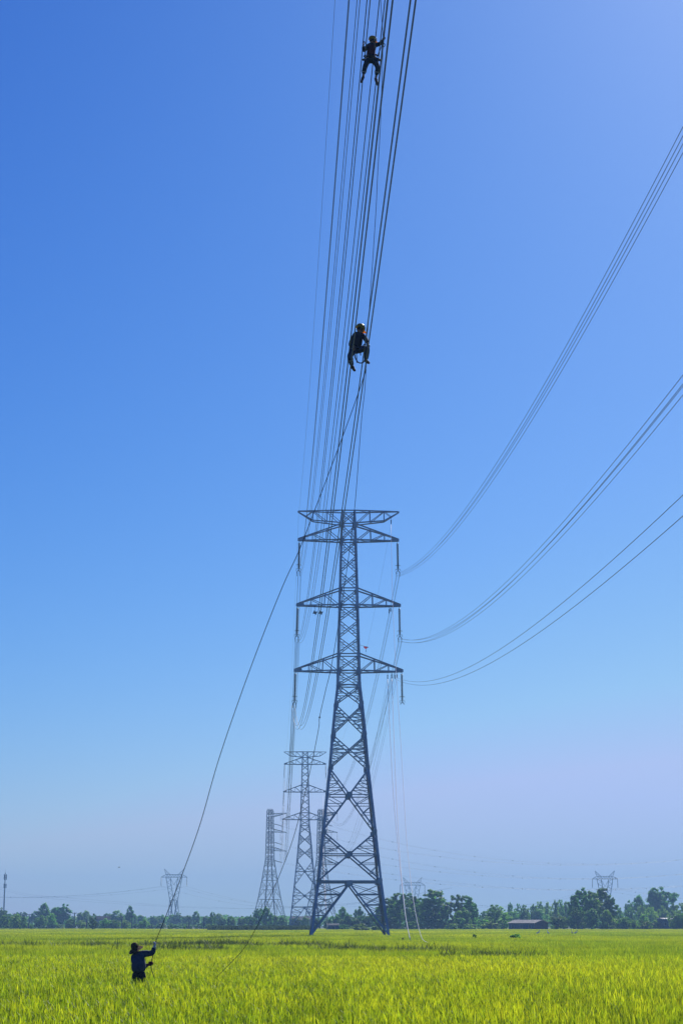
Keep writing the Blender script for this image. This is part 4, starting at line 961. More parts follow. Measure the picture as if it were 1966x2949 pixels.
H = p.z; bm = bmesh.new(); bm_tube(bm, [(0, 0, 0), (0.1, 0, H*0.6), (0.2, 0, H)], [0.55, 0.42, 0.25], 10); obj('pole', bm, 'concrete', r)
for k in range(3):
    for zt in (H-2.6, H-8.2):
        a = k*2.09+0.4; bm = bmesh.new(); bm_box(bm, (0.2+0.75*math.cos(a), 0.75*math.sin(a), zt), (0.55, 0.32, 3.4 if zt > H-4 else 2.6), Matrix.Rotation(a, 3, 'Z')); obj('panel_antenna', bm, 'pole_grey', r)
bm = bmesh.new(); bm_tube(bm, [(0.2, 0, H), (0.2, 0, H+2.2)], [0.09, 0.04], 6); obj('lightning_rod', bm, 'pole_grey', r)

# ------------------------------------------------------------------ small things in the field
for px, yt, yb, lab in ((1061, 2706, 2716, 'short dark stake in the rice before the great pylon'), (1158.5, 2700, 2714, 'taller dark stake in the rice by the foot of the white ropes')):
    g = G(px, yb, 0.3); p = P(px+0.6, yt, g.y); bm = bmesh.new(); bm_tube(bm, [(g.x, g.y, -0.1), (p.x, g.y, p.z)], [0.06, 0.05], 7); bm_box(bm, (p.x, g.y, p.z-0.1), (0.16, 0.05, 0.05))
    tag(obj('stake', bm, 'wood_stake'), lab, 'stake')
def egret(px, py, D, lab, flip):
    r = thing('egret', (P(px, py, D).x, D, 0.25), lab, 'bird', 'white egrets in the rice', flip); s = 0.9; r.scale = (s, s, s)
    bm = bmesh.new(); bmesh.ops.create_uvsphere(bm, u_segments=10, v_segments=8, radius=1); bmesh.ops.transform(bm, matrix=Matrix.Translation((0, 0, 0.55)) @ Matrix.Rotation(-0.5, 4, 'Y') @ Matrix.Diagonal((0.24, 0.12, 0.13, 1)), verts=bm.verts[:])
    bm_tube(bm, catmull([(0.17, 0, 0.62), (0.27, 0, 0.72), (0.22, 0, 0.86), (0.27, 0, 0.98), (0.34, 0, 1.0)], 4), [0.07]+[0.045]*15+[0.05], 8)
    bm_tube(bm, [(-0.2, 0, 0.48), (-0.36, 0, 0.38)], [0.09, 0.02], 6); obj('body', bm, 'feather_white', r)
    bm = bmesh.new(); bm_tube(bm, [(0.36, 0, 1.0), (0.48, 0, 0.985)], [0.025, 0.004], 6); obj('beak', bm, 'beak', r)
    for y in (-0.04, 0.04): bm = bmesh.new(); bm_tube(bm, [(0, y, 0.45), (0.03, y, 0.2), (0, y, -0.25)], 0.014, 5); obj('leg', bm, 'feather_black', r)
for k, (px, py) in enumerate(((1548, 2684), (1577, 2682), (1646.5, 2681), (1656, 2681.5))):
    egret(px, py, 340, 'small white egret standing in the open rice before the shed and tall clump', k*2.1)
r = thing('flying_bird', P(344, 2498, 420), 'tiny dark bird in flight low in the hazy sky', 'bird'); bm = bmesh.new(); bmesh.ops.create_uvsphere(bm, u_segments=8, v_segments=6, radius=1)
bmesh.ops.transform(bm, matrix=Matrix.Diagonal((0.16, 0.07, 0.06, 1)), verts=bm.verts[:]); bm_tube(bm, [(-0.12, 0, 0), (-0.28, 0, 0.01)], [0.05, 0.02], 6); obj('body', bm, 'feather_black', r)
for s in (-1, 1):
    bm = bmesh.new(); v = [bm.verts.new(q) for q in ((0.08, s*0.04, 0.02), (0.10, s*0.22, 0.13), (-0.02, s*0.42, 0.10), (-0.05, s*0.2, 0.10), (-0.09, s*0.04, 0.02))]; bm.faces.new(v); bmesh.ops.solidify(bm, geom=bm.faces[:], thickness=0.012); obj('wing', bm, 'feather_black', r)

# ------------------------------------------------------------------ people
def skin_bm(nodes, edges, sub=2):
    """nodes: list of (Vector, radius or (rx, ry)); returns evaluated mesh"""
    me = bpy.data.meshes.new('tmp'); me.from_pydata([n[0] for n in nodes], edges, []); o = bpy.data.objects.new('tmp', me); COL.objects.link(o)
    m = o.modifiers.new('skin', 'SKIN'); m.use_smooth_shade = True
    for i, n in enumerate(nodes):
        r = n[1]; me.skin_vertices[0].data[i].radius = (r, r) if not hasattr(r, '__len__') else r
        me.skin_vertices[0].data[i].use_root = (i == 0)
    s = o.modifiers.new('sub', 'SUBSURF'); s.levels = sub; s.render_levels = sub
    dg = bpy.context.evaluated_depsgraph_get(); out = bpy.data.meshes.new_from_object(o.evaluated_get(dg))
    bpy.data.objects.remove(o); bpy.data.meshes.remove(me)
    return out
def frame_from(fwd, up=Vector((0, 0, 1))):
    f = Vector(fwd).normalized(); s = f.cross(up).normalized(); u = s.cross(f)
    return Matrix((f, -s, u)).transposed()          # x forward, y left, z up
def hand_into(bm, wrist, hand, g, rr=1.0):
    f = (hand - wrist).normalized(); g = Vector(g); g = (g - f*g.dot(f)).normalized(); n = f.cross(g)
    palm = bmesh.ops.create_uvsphere(bm, u_segments=10, v_segments=8, radius=1)['verts']
    M = Matrix((f, g, n)).transposed().to_4x4(); bmesh.ops.transform(bm, matrix=Matrix.Translation(wrist.lerp(hand, 0.55)) @ M @ Matrix.Diagonal((0.055*rr, 0.043*rr, 0.02*rr, 1)), verts=palm)
    c = hand + n*0.028
    for k, L in enumerate((1.0, 1.08, 1.03, 0.85)):
        b = g*(k-1.5)*0.0215
        pts = [wrist.lerp(hand, 0.75) + b, hand + b + f*0.025, c + b + f*0.042*L, c + b + n*0.03 + f*0.025*L, c + b + n*0.03 - f*0.015]
        bm_tube(bm, pts, [0.011*rr, 0.0105*rr, 0.0095*rr, 0.009*rr, 0.0075*rr], 7)
    th = wrist.lerp(hand, 0.35) + g*0.04
    bm_tube(bm, [wrist.lerp(hand, 0.25) + g*0.02, th + n*0.012 + g*0.012, c + g*0.048 - f*0.01, c + g*0.03 + n*0.022 + f*0.012], [0.014*rr, 0.013*rr, 0.011*rr, 0.008*rr], 7)
def person(J, face, label, hw_=1.0, cols=None, grip=None, gloves=(None, None), group=None, tk=1.0):
    root = thing('person', J['root'], label, 'person', group)
    O = Vector(J['root']); L = {k: (Vector(v) - O) for k, v in J.items()}
    # body: one continuous skin
    nodes = [(L['pelvis'], 0.115), (L['spine'], 0.11), (L['chest'], 0.125), (L['neck'], 0.055), (L['neck'].lerp(L['head'], 0.55), 0.055)]
    edges = [(0, 1), (1, 2), (2, 3), (3, 4)]
    def add(p, r, par): nodes.append((p, r)); edges.append((par, len(nodes)-1)); return len(nodes)-1
    for s in 'LR':
        a = add(L['sh'+s], 0.06, 2); b = add(L['el'+s], 0.042, a); c = add(L['el'+s].lerp(L['ha'+s], 0.72), 0.026, b)
        a = add(L['hip'+s], 0.085, 0); b = add(L['kn'+s], 0.056, a); c = add(L['an'+s], 0.036, b); d = add(L['an'+s].lerp(L['to'+s], 0.6) , 0.034, c); add(L['to'+s], 0.026, d)
    me = skin_bm(nodes, edges); bm = bmesh.new(); bm.from_mesh(me)
    # head with face
    F = frame_from(face); hc = L['head']; M = Matrix.Translation(hc) @ F.to_4x4()
    hv = bmesh.ops.create_uvsphere(bm, u_segments=16, v_segments=12, radius=1)['verts']
    for v in hv:
        c = v.co; c.x *= 0.095 if c.x < 0 else 0.092; c.y *= 0.074*(1 - 0.22*max(0, -c.z)); c.z *= 0.118
    bmesh.ops.transform(bm, matrix=M, verts=hv)
    bm_tube(bm, [M @ Vector(q) for q in ((0.088, 0, 0.022), (0.112, 0, -0.018), (0.088, 0, -0.03))], [0.009, 0.016, 0.01], 7)
    for s in (-1, 1):
        bm_tube(bm, [M @ Vector((0.0, s*0.072, 0.03)), M @ Vector((-0.014, s*0.084, 0.0)), M @ Vector((0.0, s*0.074, -0.035))], [0.012, 0.018, 0.010], 6)
    bm_tube(bm, [M @ Vector((0.082, -0.026, -0.06)), M @ Vector((0.092, 0, -0.058)), M @ Vector((0.082, 0.026, -0.06))], [0.005, 0.009, 0.005], 6)
    for s, gl in zip('LR', gloves):
        if gl is None: hand_into(bm, L['el'+s].lerp(L['ha'+s], 0.72), L['ha'+s], grip[s])
    body = obj('body', bm, 'skin', root); smooth(body.data)
    for s in (-1, 1):
        bm = bmesh.new(); e = bmesh.ops.create_uvsphere(bm, u_segments=8, v_segments=6, radius=0.012)['verts']; bmesh.ops.translate(bm, vec=M @ Vector((0.083, s*0.030, 0.012)), verts=e); obj('eye', bm, 'glove_white', body)
    for s, gl in zip('LR', gloves):
        if gl:
            bm = bmesh.new(); hand_into(bm, L['el'+s].lerp(L['ha'+s], 0.72), L['ha'+s], grip[s], 1.3); bm_tube(bm, [L['el'+s].lerp(L['ha'+s], 0.58), L['el'+s].lerp(L['ha'+s], 0.80)], [0.043, 0.04], 10); o = obj('glove', bm, gl, root); smooth(o.data)
    # hair
    bm = bmesh.new(); e = bmesh.ops.create_uvsphere(bm, u_segments=14, v_segments=10, radius=1)['verts']
    for v in e: v.co.x = v.co.x*0.099 - 0.006; v.co.y *= 0.080; v.co.z = max(-0.35, v.co.z)*0.125
    bmesh.ops.delete(bm, geom=[v for v in e if v.co.x > 0.045 and v.co.z < 0.06], context='VERTS'); bmesh.ops.transform(bm, matrix=M, verts=bm.verts[:]); o = obj('hair', bm, 'hair', root); smooth(o.data)
    # jacket
    k = hw_
    nodes = [(L['pelvis'].lerp(L['spine'], -0.35), (0.150*k*tk, 0.13*k*tk)), (L['spine'], (0.155*k*tk, 0.13*k*tk)), (L['chest'], (0.165*k, 0.135*k)), (L['neck'].lerp(L['chest'], 0.12), 0.07)]
    edges = [(0, 1), (1, 2), (2, 3)]
    for s in 'LR':
        a = add(L['sh'+s], 0.082*k, 2); b = add(L['el'+s], 0.066*k, a); add(L['el'+s].lerp(L['ha'+s], 0.66), 0.046*k, b)
    jk = obj('jacket', skin_bm(nodes, edges), None, root); jk.data.materials.clear(); jk.data.materials.append(MATS[cols['jacket']])
    # trousers
    nodes = [(L['pelvis'].lerp(L['spine'], 0.45), 0.125*k), (L['pelvis'], 0.13*k)]; edges = [(0, 1)]
    for s in 'LR':
        a = add(L['hip'+s], 0.108*k, 1); b = add(L['kn'+s], 0.083*k, a); add(L['kn'+s].lerp(L['an'+s], cols.get('cuff', 0.86)), 0.066*k, b)
    tr = obj('trousers', skin_bm(nodes, edges), None, root); tr.data.materials.clear(); tr.data.materials.append(MATS[cols['trousers']])
    # boots
    for s in 'LR':
        ft = (L['to'+s]-L['an'+s]); heel = L['an'+s] - ft*0.22 + Vector((0, 0, -0.03))
        me = skin_bm([(L['kn'+s].lerp(L['an'+s], 0.86), 0.048), (L['an'+s], 0.050), (L['an'+s].lerp(L['to'+s], 0.55), 0.045), (L['to'+s], 0.036), (heel, 0.040)], [(0, 1), (1, 2), (2, 3), (1, 4)])
        o = obj('boot', me, None, root); me.materials.clear(); me.materials.append(MATS[cols.get('boot', 'boots')])
    return root, L, M
def helmet(root, M, k=1.0):
    bm = bmesh.new(); prof = [(0.118, -0.01), (0.122, 0.02), (0.118, 0.06), (0.100, 0.100), (0.065, 0.130), (0.02, 0.142), (0, 0.143)]
    bm_lathe(bm, prof, 20, M @ Matrix.Translation((-0.005, 0, 0.025)) @ Matrix.Diagonal((1.12, 0.95, 1, 1)))
    bm_tube(bm, [M @ Vector(q) for q in ((0.13, 0, 0.06), (0.07, 0, 0.145), (0, 0, 0.175), (-0.08, 0, 0.145), (-0.13, 0, 0.07))], 0.014, 6)
    bmesh.ops.solidify(bm, geom=bm.faces[:], thickness=0.004)
    h = obj('helmet', bm, 'helmet_yellow', root); smooth(h.data)
    bm = bmesh.new(); n = 14; a_ = []; b_ = []
    for i in range(n+1):
        t = -1.15 + 2.3*i/n; a_.append(bm.verts.new(M @ Vector((math.cos(t)*0.125, math.sin(t)*0.11, 0.022)))); b_.append(bm.verts.new(M @ Vector((math.cos(t)*0.125 + 0.075*math.cos(t*1.3), math.sin(t)*0.115, -0.012))))
    for i in range(n): bm.faces.new((a_[i], a_[i+1], b_[i+1], b_[i]))
    bmesh.ops.solidify(bm, geom=bm.faces[:], thickness=0.005); obj('brim', bm, 'visor_orange', h)
    bm = bmesh.new(); bm_tube(bm, [M @ Vector((0.02, -0.085, 0.02)), M @ Vector((0.045, -0.06, -0.10)), M @ Vector((0.05, 0, -0.125)), M @ Vector((0.045, 0.06, -0.10)), M @ Vector((0.02, 0.085, 0.02))], 0.006, 6); obj('chin_strap', bm, 'strap', h)
def strap(root, pts, r=0.014, nm='harness_strap', m='strap', flat=False):
    bm = bmesh.new(); bm_tube(bm, catmull(pts, 6), r, 7); o = obj(nm, bm, m, root); smooth(o.data); return o

# worker straddling the middle bundle
def z1(x, y, dy=0.0): return P(960 + x/6.533, 80 + y/6.533, W1Y + dy)
hl = wire_at_row('mid', -1, 0, 124); hr = wire_at_row('mid', -1, 1, 112)
J = dict(root=z1(700, 700), pelvis=z1(700, 590), spine=z1(700, 480), chest=z1(715, 365, -0.02), neck=z1(728, 295), head=z1(735, 248),
         shL=z1(648, 340), elL=z1(572, 430, 0.02), haL=z1(612, 285, -0.18), shR=z1(788, 325), elR=z1(880, 300, -0.1), haR=z1(932, 195, -0.25),
         hipL=z1(635, 610), knL=z1(585, 760, -0.15), anL=z1(556, 925, -0.02), toL=z1(518, 1035, -0.12),
         hipR=z1(772, 620), knR=z1(835, 745, -0.12), anR=z1(790, 965, 0.05), toR=z1(838, 1092, -0.1))
J['haL'] = hl + Vector((0, 0, 0.0)); J['elL'] = z1(568, 436, (hl.y-W1Y)*0.55)
wd = DIRU
w1, L, M = person(J, (0.75, 0.55, -0.12), 'worker in dark clothes, red vest and yellow helmet straddling the cables, one arm raised', 1.0,
                  dict(jacket='navy', trousers='teal_trousers', cuff=0.72), {'L': wd, 'R': wd}, group=None)
helmet(w1, M)
# vest: shell over chest and back
vm = skin_bm([(L['pelvis'].lerp(L['spine'], 0.35), (0.165, 0.14)), (L['spine'], (0.168, 0.145)), (L['chest'], (0.172, 0.142)), (L['chest'].lerp(L['neck'], 0.4), 0.12)], [(0, 1), (1, 2), (2, 3)])
o = obj('vest', vm, None, w1); vm.materials.clear(); vm.materials.append(MATS['red_vest'])
def belt(root, L, r=0.15):
    c = L['pelvis'].lerp(L['spine'], 0.25); ax = (L['spine']-L['pelvis']).normalized(); u = ax.orthogonal().normalized(); v = ax.cross(u)
    strap(root, [c + r*(math.cos(a)*u + math.sin(a)*v) for a in [k*math.pi/6 for k in range(13)]], 0.022, 'tool_belt')
belt(w1, L)
O = Vector(J['root'])
for (x0, y0, x1, y1, r0, r1) in ((790, 505, 850, 530, 0.03, 0.025), (800, 575, 880, 612, 0.028, 0.045), (590, 590, 548, 606, 0.03, 0.04), (600, 520, 570, 540, 0.03, 0.03)):
    bm = bmesh.new(); a, b = z1(x0, y0, -0.03)-O, z1(x1, y1, -0.06)-O; bm_tube(bm, [a, a.lerp(b, 0.6), b], [r0, r1, r1*0.8], 8); o = obj('tool_pouch', bm, 'strap', w1); smooth(o.data)
for s in 'LR':
    bm = bmesh.new(); a, b = L['kn'+s].lerp(L['an'+s], 0.33), L['kn'+s].lerp(L['an'+s], 0.42); bm_tube(bm, [a, b], 0.086, 14, False); obj('reflective_band', bm, 'reflective', w1)
strap(w1, [z1(795, 590, -0.08)-O, z1(850, 470, -0.15)-O, z1(905, 340, -0.2)-O, z1(932, 200, -0.25)-O], 0.012, 'safety_lanyard')
bm = bmesh.new(); c = z1(935, 325, -0.25)-O
for k in range(12):
    a0, a1 = k*math.pi/6, (k+1)*math.pi/6; bm_tube(bm, [c + 0.05*Vector((math.cos(a0), 0, math.sin(a0)*1.3)), c + 0.05*Vector((math.cos(a1), 0, math.sin(a1)*1.3))], 0.012, 6)
obj('carabiner', bm, 'fitting', w1)

# worker crouching on the lowest bundle
def z2(x, y, dy=0.0): return P(960 + x/9.8, 920 + y/9.8, W2Y + dy)
hr2 = wire_at_row('low', -1, 1, 995); hl2 = wire_at_row('low', -1, 0, 1002)
J = dict(root=z2(650, 1100), pelvis=z2(640, 840, 0.1), spine=z2(650, 680, 0.05), chest=z2(690, 510), neck=z2(735, 370), head=z2(752, 285),
         shL=z2(590, 440), elL=z2(470, 720, -0.05), haL=z2(590, 800, -0.2), shR=z2(820, 440), elR=z2(925, 590, -0.1), haR=z2(1005, 735, -0.3),
         hipL=z2(550, 870, 0.06), knL=z2(455, 1050, -0.18), anL=z2(530, 1340, 0.02), toL=z2(605, 1455, -0.08),
         hipR=z2(740, 850, 0.06), knR=z2(965, 800, -0.22), anR=z2(905, 1175, 0.02), toR=z2(1020, 1240, -0.06))
w2, L, M = person(J, (0.80, 0.42, -0.35), 'worker in dark blue and yellow helmet crouching on the thick lower cables, knees bent', 1.0,
                  dict(jacket='navy', trousers='work_blue', cuff=0.93), {'L': wd, 'R': wd})
helmet(w2, M); belt(w2, L); O = Vector(J['root'])
strap(w2, [z2(590, 960)-O, z2(620, 1100)-O, z2(700, 1210)-O, z2(780, 1228)-O, z2(850, 1195)-O, z2(900, 1050)-O], 0.016, 'slack_strap')
strap(w2, [z2(690, 930)-O, z2(650, 975)-O, z2(655, 1100)-O, z2(658, 1225)-O], 0.013, 'hanging_strap'); strap(w2, [z2(755, 900)-O, z2(760, 960)-O, z2(768, 1015)-O], 0.015, 'hanging_strap')
strap(w2, [z2(830, 740, -0.05)-O, z2(880, 700, -0.15)-O, z2(960, 740, -0.2)-O], 0.014, 'safety_lanyard')
bm = bmesh.new(); a, b = L['knL'].lerp(L['anL'], 0.25), L['knL'].lerp(L['anL'], 0.33); bm_tube(bm, [a, b], 0.086, 14, False); obj('reflective_band', bm, 'reflective', w2)

# man pulling the rope in the rice
def z0(x, y, dy=0.0): return P(330 + x/10.453, 2660 + y/10.453, MANY + dy)
base = Vector((z0(735, 1440).x, MANY, 0.0))
J = dict(root=base, pelvis=z0(735, 1440), spine=z0(722, 1220), chest=z0(715, 1020), neck=z0(655, 890), head=z0(640, 770),
         shL=z0(600, 1020, 0.02), elL=z0(790, 1330, 0.22), haL=z0(1120, 1195, 0.18), shR=z0(840, 905, 0.02), elR=z0(1150, 890, 0.05), haR=z0(1228, 610, 0.0),
         hipL=z0(650, 1470), knL=Vector((z0(640, 1700).x, MANY-0.03, 0.45)), anL=Vector((z0(640, 1700).x, MANY+0.03, 0.09)), toL=Vector((z0(660, 1700).x, MANY+0.2, 0.05)),
         hipR=z0(830, 1470), knR=Vector((z0(860, 1700).x, MANY-0.03, 0.45)), anR=Vector((z0(870, 1700).x, MANY+0.03, 0.09)), toR=Vector((z0(900, 1700).x, MANY+0.2, 0.05)))
man, L, M = person(J, (0.68, 0.50, 0.30), 'man in dark jacket and brown hat hauling a rope, standing thigh-deep in rice', 1.34,
                   dict(jacket='work_blue', trousers='black_trousers', boot='black_trousers'), {'L': Vector((0, 0, 1)), 'R': Vector((0.3, 0, 1))}, ('glove_red', 'glove_white'), tk=1.3)
# brown cloth hat: crown, drooping brim and neck flap
Mh = M @ Matrix.Rotation(rad(-8), 4, 'Y')
bm = bmesh.new(); bm_lathe(bm, [(0.105, 0.03), (0.104, 0.07), (0.094, 0.13), (0.07, 0.175), (0.03, 0.19), (0, 0.19)], 20, Mh); bmesh.ops.solidify(bm, geom=bm.faces[:], thickness=0.004); hat = obj('hat', bm, 'hat_straw', man); smooth(hat.data)
bm = bmesh.new(); n = 28; ri = []; ro = []; rm = []
for i in range(n):
    a = 2*math.pi*i/n; wv = 0.012*math.sin(3*a+1); dz = -0.035 - (0.03 if math.cos(a) < 0 else 0)
    ri.append(bm.verts.new(Mh @ Vector((0.103*math.cos(a), 0.1*math.sin(a), 0.036)))); rm.append(bm.verts.new(Mh @ Vector((0.15*math.cos(a), 0.14*math.sin(a), 0.022+wv)))); ro.append(bm.verts.new(Mh @ Vector((0.215*math.cos(a), 0.20*math.sin(a), dz*0.5+wv))))
for i in range(n):
    j = (i+1) % n; bm.faces.new((ri[i], ri[j], rm[j], rm[i])); bm.faces.new((rm[i], rm[j], ro[j], ro[i]))
bmesh.ops.solidify(bm, geom=bm.faces[:], thickness=0.005); o = obj('brim', bm, 'hat_straw', hat); smooth(o.data)
bm = bmesh.new(); rows = []
for i in range(11):
    a = math.pi*(0.55 + 0.9*i/10); rows.append([bm.verts.new(Mh @ Vector((r_*math.cos(a), r_*0.9*math.sin(a), z_))) for r_, z_ in ((0.112, 0.03), (0.12, -0.03), (0.11, -0.09), (0.115, -0.13))])
for a, b in zip(rows, rows[1:]):
    for k in range(3): bm.faces.new((a[k], b[k], b[k+1], a[k+1]))
bmesh.ops.solidify(bm, geom=bm.faces[:], thickness=0.005); o = obj('neck_flap', bm, 'hat_straw', hat); smooth(o.data)

# ------------------------------------------------------------------ rice
def blade(vs, fs, b, a, h, lean, wd, rng, seg=3):
    d = Vector((math.cos(a), math.sin(a), 0)); s = Vector((-d.y, d.x, 0)); k = len(vs)
    for i in range(seg):
        t = i/seg; c = b + d*lean*t*t*h + Vector((0, 0, h*t*(1-0.15*lean*t))); w_ = wd*(1-0.55*t)
        vs += [c - s*w_, c + s*w_]
    vs.append(b + d*lean*h*1.05 + Vector((0, 0, h*(1-0.18*lean))))
    for i in range(seg-1): fs.append((k+2*i, k+2*i+1, k+2*i+3, k+2*i+2))
    fs.append((k+2*seg-2, k+2*seg-1, k+2*seg))
def mesh_of(name, vs, fs, m):
    me = bpy.data.meshes.new(name); me.from_pydata(vs, [], fs); me.update(); me.materials.append(MATS[m]); return bpy.data.objects.new(name, me)
def lib(name, objs):
    c = bpy.data.collections.new(name)
    for o in objs: c.objects.link(o)
    return c
rng = random.Random(21)
hills = []
for v in range(10):
    vs, fs = [], []
    for k in range(13):
        blade(vs, fs, Vector((rng.gauss(0, .03), rng.gauss(0, .03), 0)), rng.uniform(0, 6.28), rng.uniform(0.30, 0.50), rng.choice((0.15, 0.3, 0.45, 0.65)), rng.uniform(0.0045, 0.0075), rng)
    for k in range(rng.choice((3, 4, 5, 7))):                       # broad upright flag leaves above the canopy
        a = rng.uniform(0, 6.28); b0 = Vector((rng.gauss(0, .03), rng.gauss(0, .03), rng.uniform(0.32, 0.44))); kk = len(vs)
        blade(vs, fs, b0, a, rng.uniform(0.12, 0.23), rng.choice((0.1, 0.2, 0.3, 0.5)), rng.uniform(0.006, 0.0105), rng)
    hills.append(mesh_of('rice_hill', vs, fs, 'rice_leaf'))
patch = []
for v in range(6):
    vs, fs = [], []
    for k in range(230): blade(vs, fs, Vector((rng.uniform(-.62, .62), rng.uniform(-.62, .62), 0)), rng.uniform(0, 6.28), (rng.uniform(0.32, 0.5) if k % 4 else rng.uniform(0.5, 0.68)), rng.uniform(0.08, 0.35), (rng.uniform(0.008, 0.013) if k % 4 else rng.uniform(0.014, 0.02)), rng, 2)
    patch.append(mesh_of('rice_patch', vs, fs, 'rice_leaf'))
bigp = []
for v in range(5):
    vs, fs = [], []
    for k in range(260): blade(vs, fs, Vector((rng.uniform(-1.6, 1.6), rng.uniform(-1.6, 1.6), 0)), rng.uniform(0, 6.28), rng.uniform(0.38, 0.68), rng.uniform(0.08, 0.4), rng.uniform(0.025, 0.045), rng, 2)
    bigp.append(mesh_of('rice_block', vs, fs, 'rice_leaf'))
tuft = []
for v in range(6):
    vs, fs = [], []
    for k in range(70): blade(vs, fs, Vector((rng.gauss(0, .22), rng.gauss(0, .22), 0)), rng.uniform(0, 6.28), rng.uniform(0.25, 1.0)*(0.6+0.4*rng.random()), rng.uniform(0.15, 0.7), rng.uniform(0.012, 0.03), rng, 2)
    tuft.append(mesh_of('weed_tuft', vs, fs, 'weed'))
def scatter(name, pts, coll, smin, smax, label, cat, seed, tiltmax=0.12):
    me = bpy.data.meshes.new(name); me.from_pydata(pts, [], []); o = obj(name, me); tag(o, label, cat, kind='stuff')
    g = bpy.data.node_groups.new(name, 'GeometryNodeTree'); g.interface.new_socket('Geometry', in_out='INPUT', socket_type='NodeSocketGeometry'); g.interface.new_socket('Geometry', in_out='OUTPUT', socket_type='NodeSocketGeometry')
    N = g.nodes; l = g.links; i = N.new('NodeGroupInput'); u = N.new('NodeGroupOutput'); ip = N.new('GeometryNodeInstanceOnPoints'); ci = N.new('GeometryNodeCollectionInfo')
    ci.inputs['Collection'].default_value = coll; ci.inputs['Separate Children'].default_value = True; ci.inputs['Reset Children'].default_value = True
    ip.inputs['Pick Instance'].default_value = True
    rr = N.new('FunctionNodeRandomValue'); rr.data_type = 'FLOAT_VECTOR'; rr.inputs[0].default_value = (-tiltmax, -tiltmax, 0); rr.inputs[1].default_value = (tiltmax, tiltmax, 6.283); rr.inputs['Seed'].default_value = seed
    rs = N.new('FunctionNodeRandomValue'); rs.data_type = 'FLOAT'; rs.inputs[2].default_value = smin; rs.inputs[3].default_value = smax; rs.inputs['Seed'].default_value = seed+1
    ri_ = N.new('FunctionNodeRandomValue'); ri_.data_type = 'INT'; ri_.inputs[4].default_value = 0; ri_.inputs[5].default_value = 50; ri_.inputs['Seed'].default_value = seed+2
    l.new(i.outputs[0], ip.inputs['Points']); l.new(ci.outputs[0], ip.inputs['Instance']); l.new(ri_.outputs[2], ip.inputs['Instance Index'])
    l.new(rr.outputs[0], ip.inputs['Rotation']); l.new(rs.outputs[1], ip.inputs['Scale']); l.new(ip.outputs[0], u.inputs[0])
    m = o.modifiers.new('scatter', 'NODES'); m.node_group = g
    return o
# bunds (weedy field banks), as polylines on the ground
def bank(*pp): return [G(x, y, 0.62) for x, y in pp]
BANKS = [bank((-150, 2714), (300, 2714.5), (640, 2716), (1010, 2721), (1250, 2732), (1700, 2752), (2150, 2770)), bank((1250, 2732), (1500, 2728), (1800, 2725.5), (2150, 2724)), bank((-150, 2684.5), (900, 2687), (2150, 2684)), bank((-150, 2678), (900, 2678.5), (2150, 2676.5))]
BW = [1.5, 0.8, 1.0, 0.8]
def bank_dist(x, y):
    best = 9e9
    for B, w_ in zip(BANKS, BW):
        for a, b in zip(B, B[1:]):
            if min(a.x, b.x)-4 <= x <= max(a.x, b.x)+4:
                t = (x-a.x)/(b.x-a.x); best = min(best, abs(y - (a.y + (b.y-a.y)*t)) - w_)
    return best
def halfw(y): return 0.19*y + 9
rng = random.Random(33)
near = []; y = 19.0
while y < 96:
    x = -halfw(y)
    while x < halfw(y):
        jx, jy = x + rng.uniform(-.08, .08), y + rng.uniform(-.08, .08)
        hgt = noise.noise(Vector((jx*0.55, jy*0.4, 0)))*0.08 + noise.noise(Vector((jx*0.05, jy*0.04, 5)))*0.08
        if not (abs(jx-base.x) < 0.34 and -0.1 < jy-base.y < 0.28) and rng.random() > 0.05 + 0.25*max(0, noise.noise(Vector((jx*0.8, jy*0.3, 9)))): near.append((jx, jy, hgt - 0.02))
        x += 0.17
    y += 0.175
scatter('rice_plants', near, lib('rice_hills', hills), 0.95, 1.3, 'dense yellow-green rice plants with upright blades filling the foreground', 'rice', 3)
midp = []; y = 96.0
while y < 250:
    x = -halfw(y)
    while x < halfw(y):
        jx, jy = x + rng.uniform(-.2, .2), y + rng.uniform(-.2, .2)
        if bank_dist(jx, jy) > 0.3: midp.append((jx, jy, noise.noise(Vector((jx*0.06, jy*0.05, 5)))*0.09 + noise.noise(Vector((jx*0.4, jy*0.4, 1)))*0.04))
        x += 1.0
    y += 1.0
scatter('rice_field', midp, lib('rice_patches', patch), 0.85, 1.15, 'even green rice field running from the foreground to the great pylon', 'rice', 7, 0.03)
farp = []; y = 250.0
while y < 720:
    x = -halfw(y)
    while x < halfw(y):
        jx, jy = x + rng.uniform(-.6, .6), y + rng.uniform(-.6, .6)
        if bank_dist(jx, jy) > 0.2 and not (y > 640 and rng.random() < 0.3): farp.append((jx, jy, noise.noise(Vector((jx*0.03, jy*0.02, 5)))*0.12))
        x += 2.6
    y += 2.6
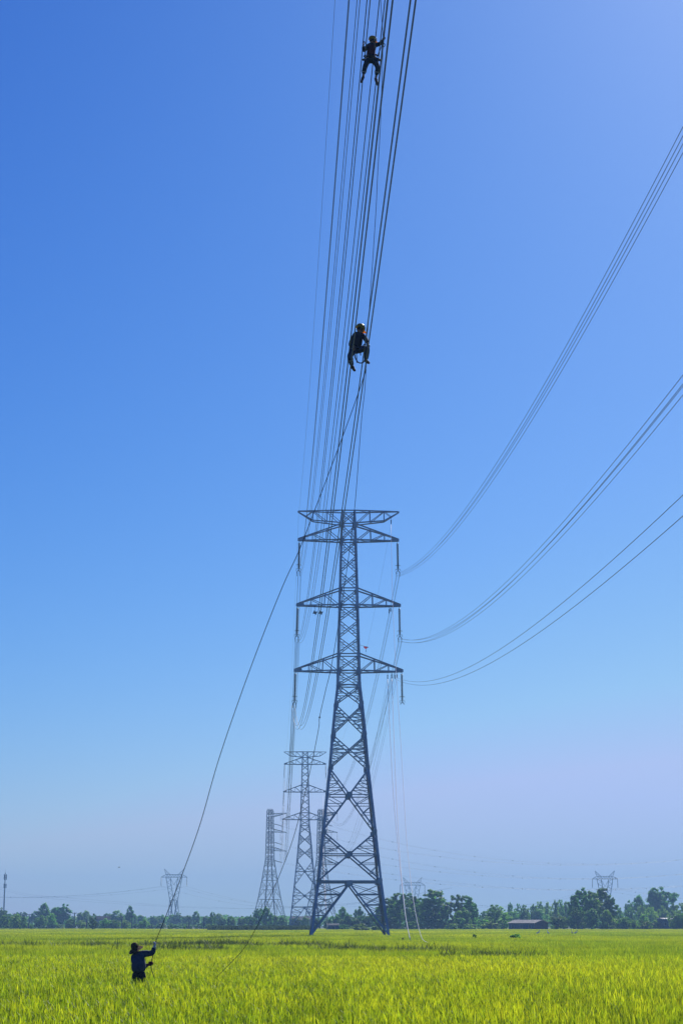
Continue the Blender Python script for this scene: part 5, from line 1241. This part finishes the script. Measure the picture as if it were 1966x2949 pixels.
scatter('far_rice_field', farp, lib('rice_blocks', bigp), 0.85, 1.15, 'distant pale green rice field reaching the trees', 'rice', 11, 0.02)
wp = []
for bi, (B, w_) in enumerate(zip(BANKS, BW)):
    dens = (5.0, 4.0, 1.6, 1.0)[bi]
    for a, b in zip(B, B[1:]):
        L_ = (b-a).length
        for _ in range(int(L_*w_*2*dens*0.5)):
            t = rng.random(); p = a.lerp(b, t)
            if rng.random() < 0.45 + 0.6*noise.noise(Vector((p.x*0.25, p.y*0.1, bi*7))): wp.append((p.x + rng.uniform(-.3, .3), p.y + rng.uniform(-w_, w_), 0.0))
scatter('bank_weeds', wp, lib('weed_tufts', tuft), 0.55, 0.95, 'rough dark weeds growing along the low banks between rice plots', 'weeds', 15)
# rank grass clumps on the bank behind the man
cl = []
for px, py, n, sp in ((300, 2716, 26, 1.6), (650, 2712, 40, 2.2), (575, 2713, 22, 1.2), (500, 2714, 26, 2.4), (850, 2716, 40, 3), (420, 2718, 18, 1.0), (560, 2724, 30, 3), (240, 2717, 22, 2.5), (60, 2716, 20, 2), (1200, 2728, 26, 3), (1010, 2723, 20, 2), (1410, 2742, 24, 3)):
    g = G(px, py, 0.7)
    for _ in range(n): cl.append((g.x + rng.gauss(0, sp*0.5), g.y + rng.gauss(0, 0.8), 0.0))
scatter('rank_grass', cl, bpy.data.collections['weed_tufts'], 0.9, 1.5, 'tall rank grass clumps on the bank behind the man with the rope', 'grass', 19)

# ------------------------------------------------------------------ haze
bm = bmesh.new(); bm_box(bm, (0, 1650, 47.0), (6200, 4700, 97.0))
hz = obj('haze', bm); tag(hz, 'thin pale blue haze hanging over the whole plain', 'haze', kind='stuff')
m = bpy.data.materials.new('haze_air'); m.use_nodes = True; n = m.node_tree.nodes; n.clear()
vo = n.new('ShaderNodeVolumePrincipled'); vo.inputs['Density'].default_value = 0.00028; vo.inputs['Color'].default_value = (0.34, 0.62, 1.0, 1); vo.inputs['Anisotropy'].default_value = 0.2
ou = n.new('ShaderNodeOutputMaterial'); m.node_tree.links.new(vo.outputs[0], ou.inputs['Volume'])
hz.data.materials.append(m)
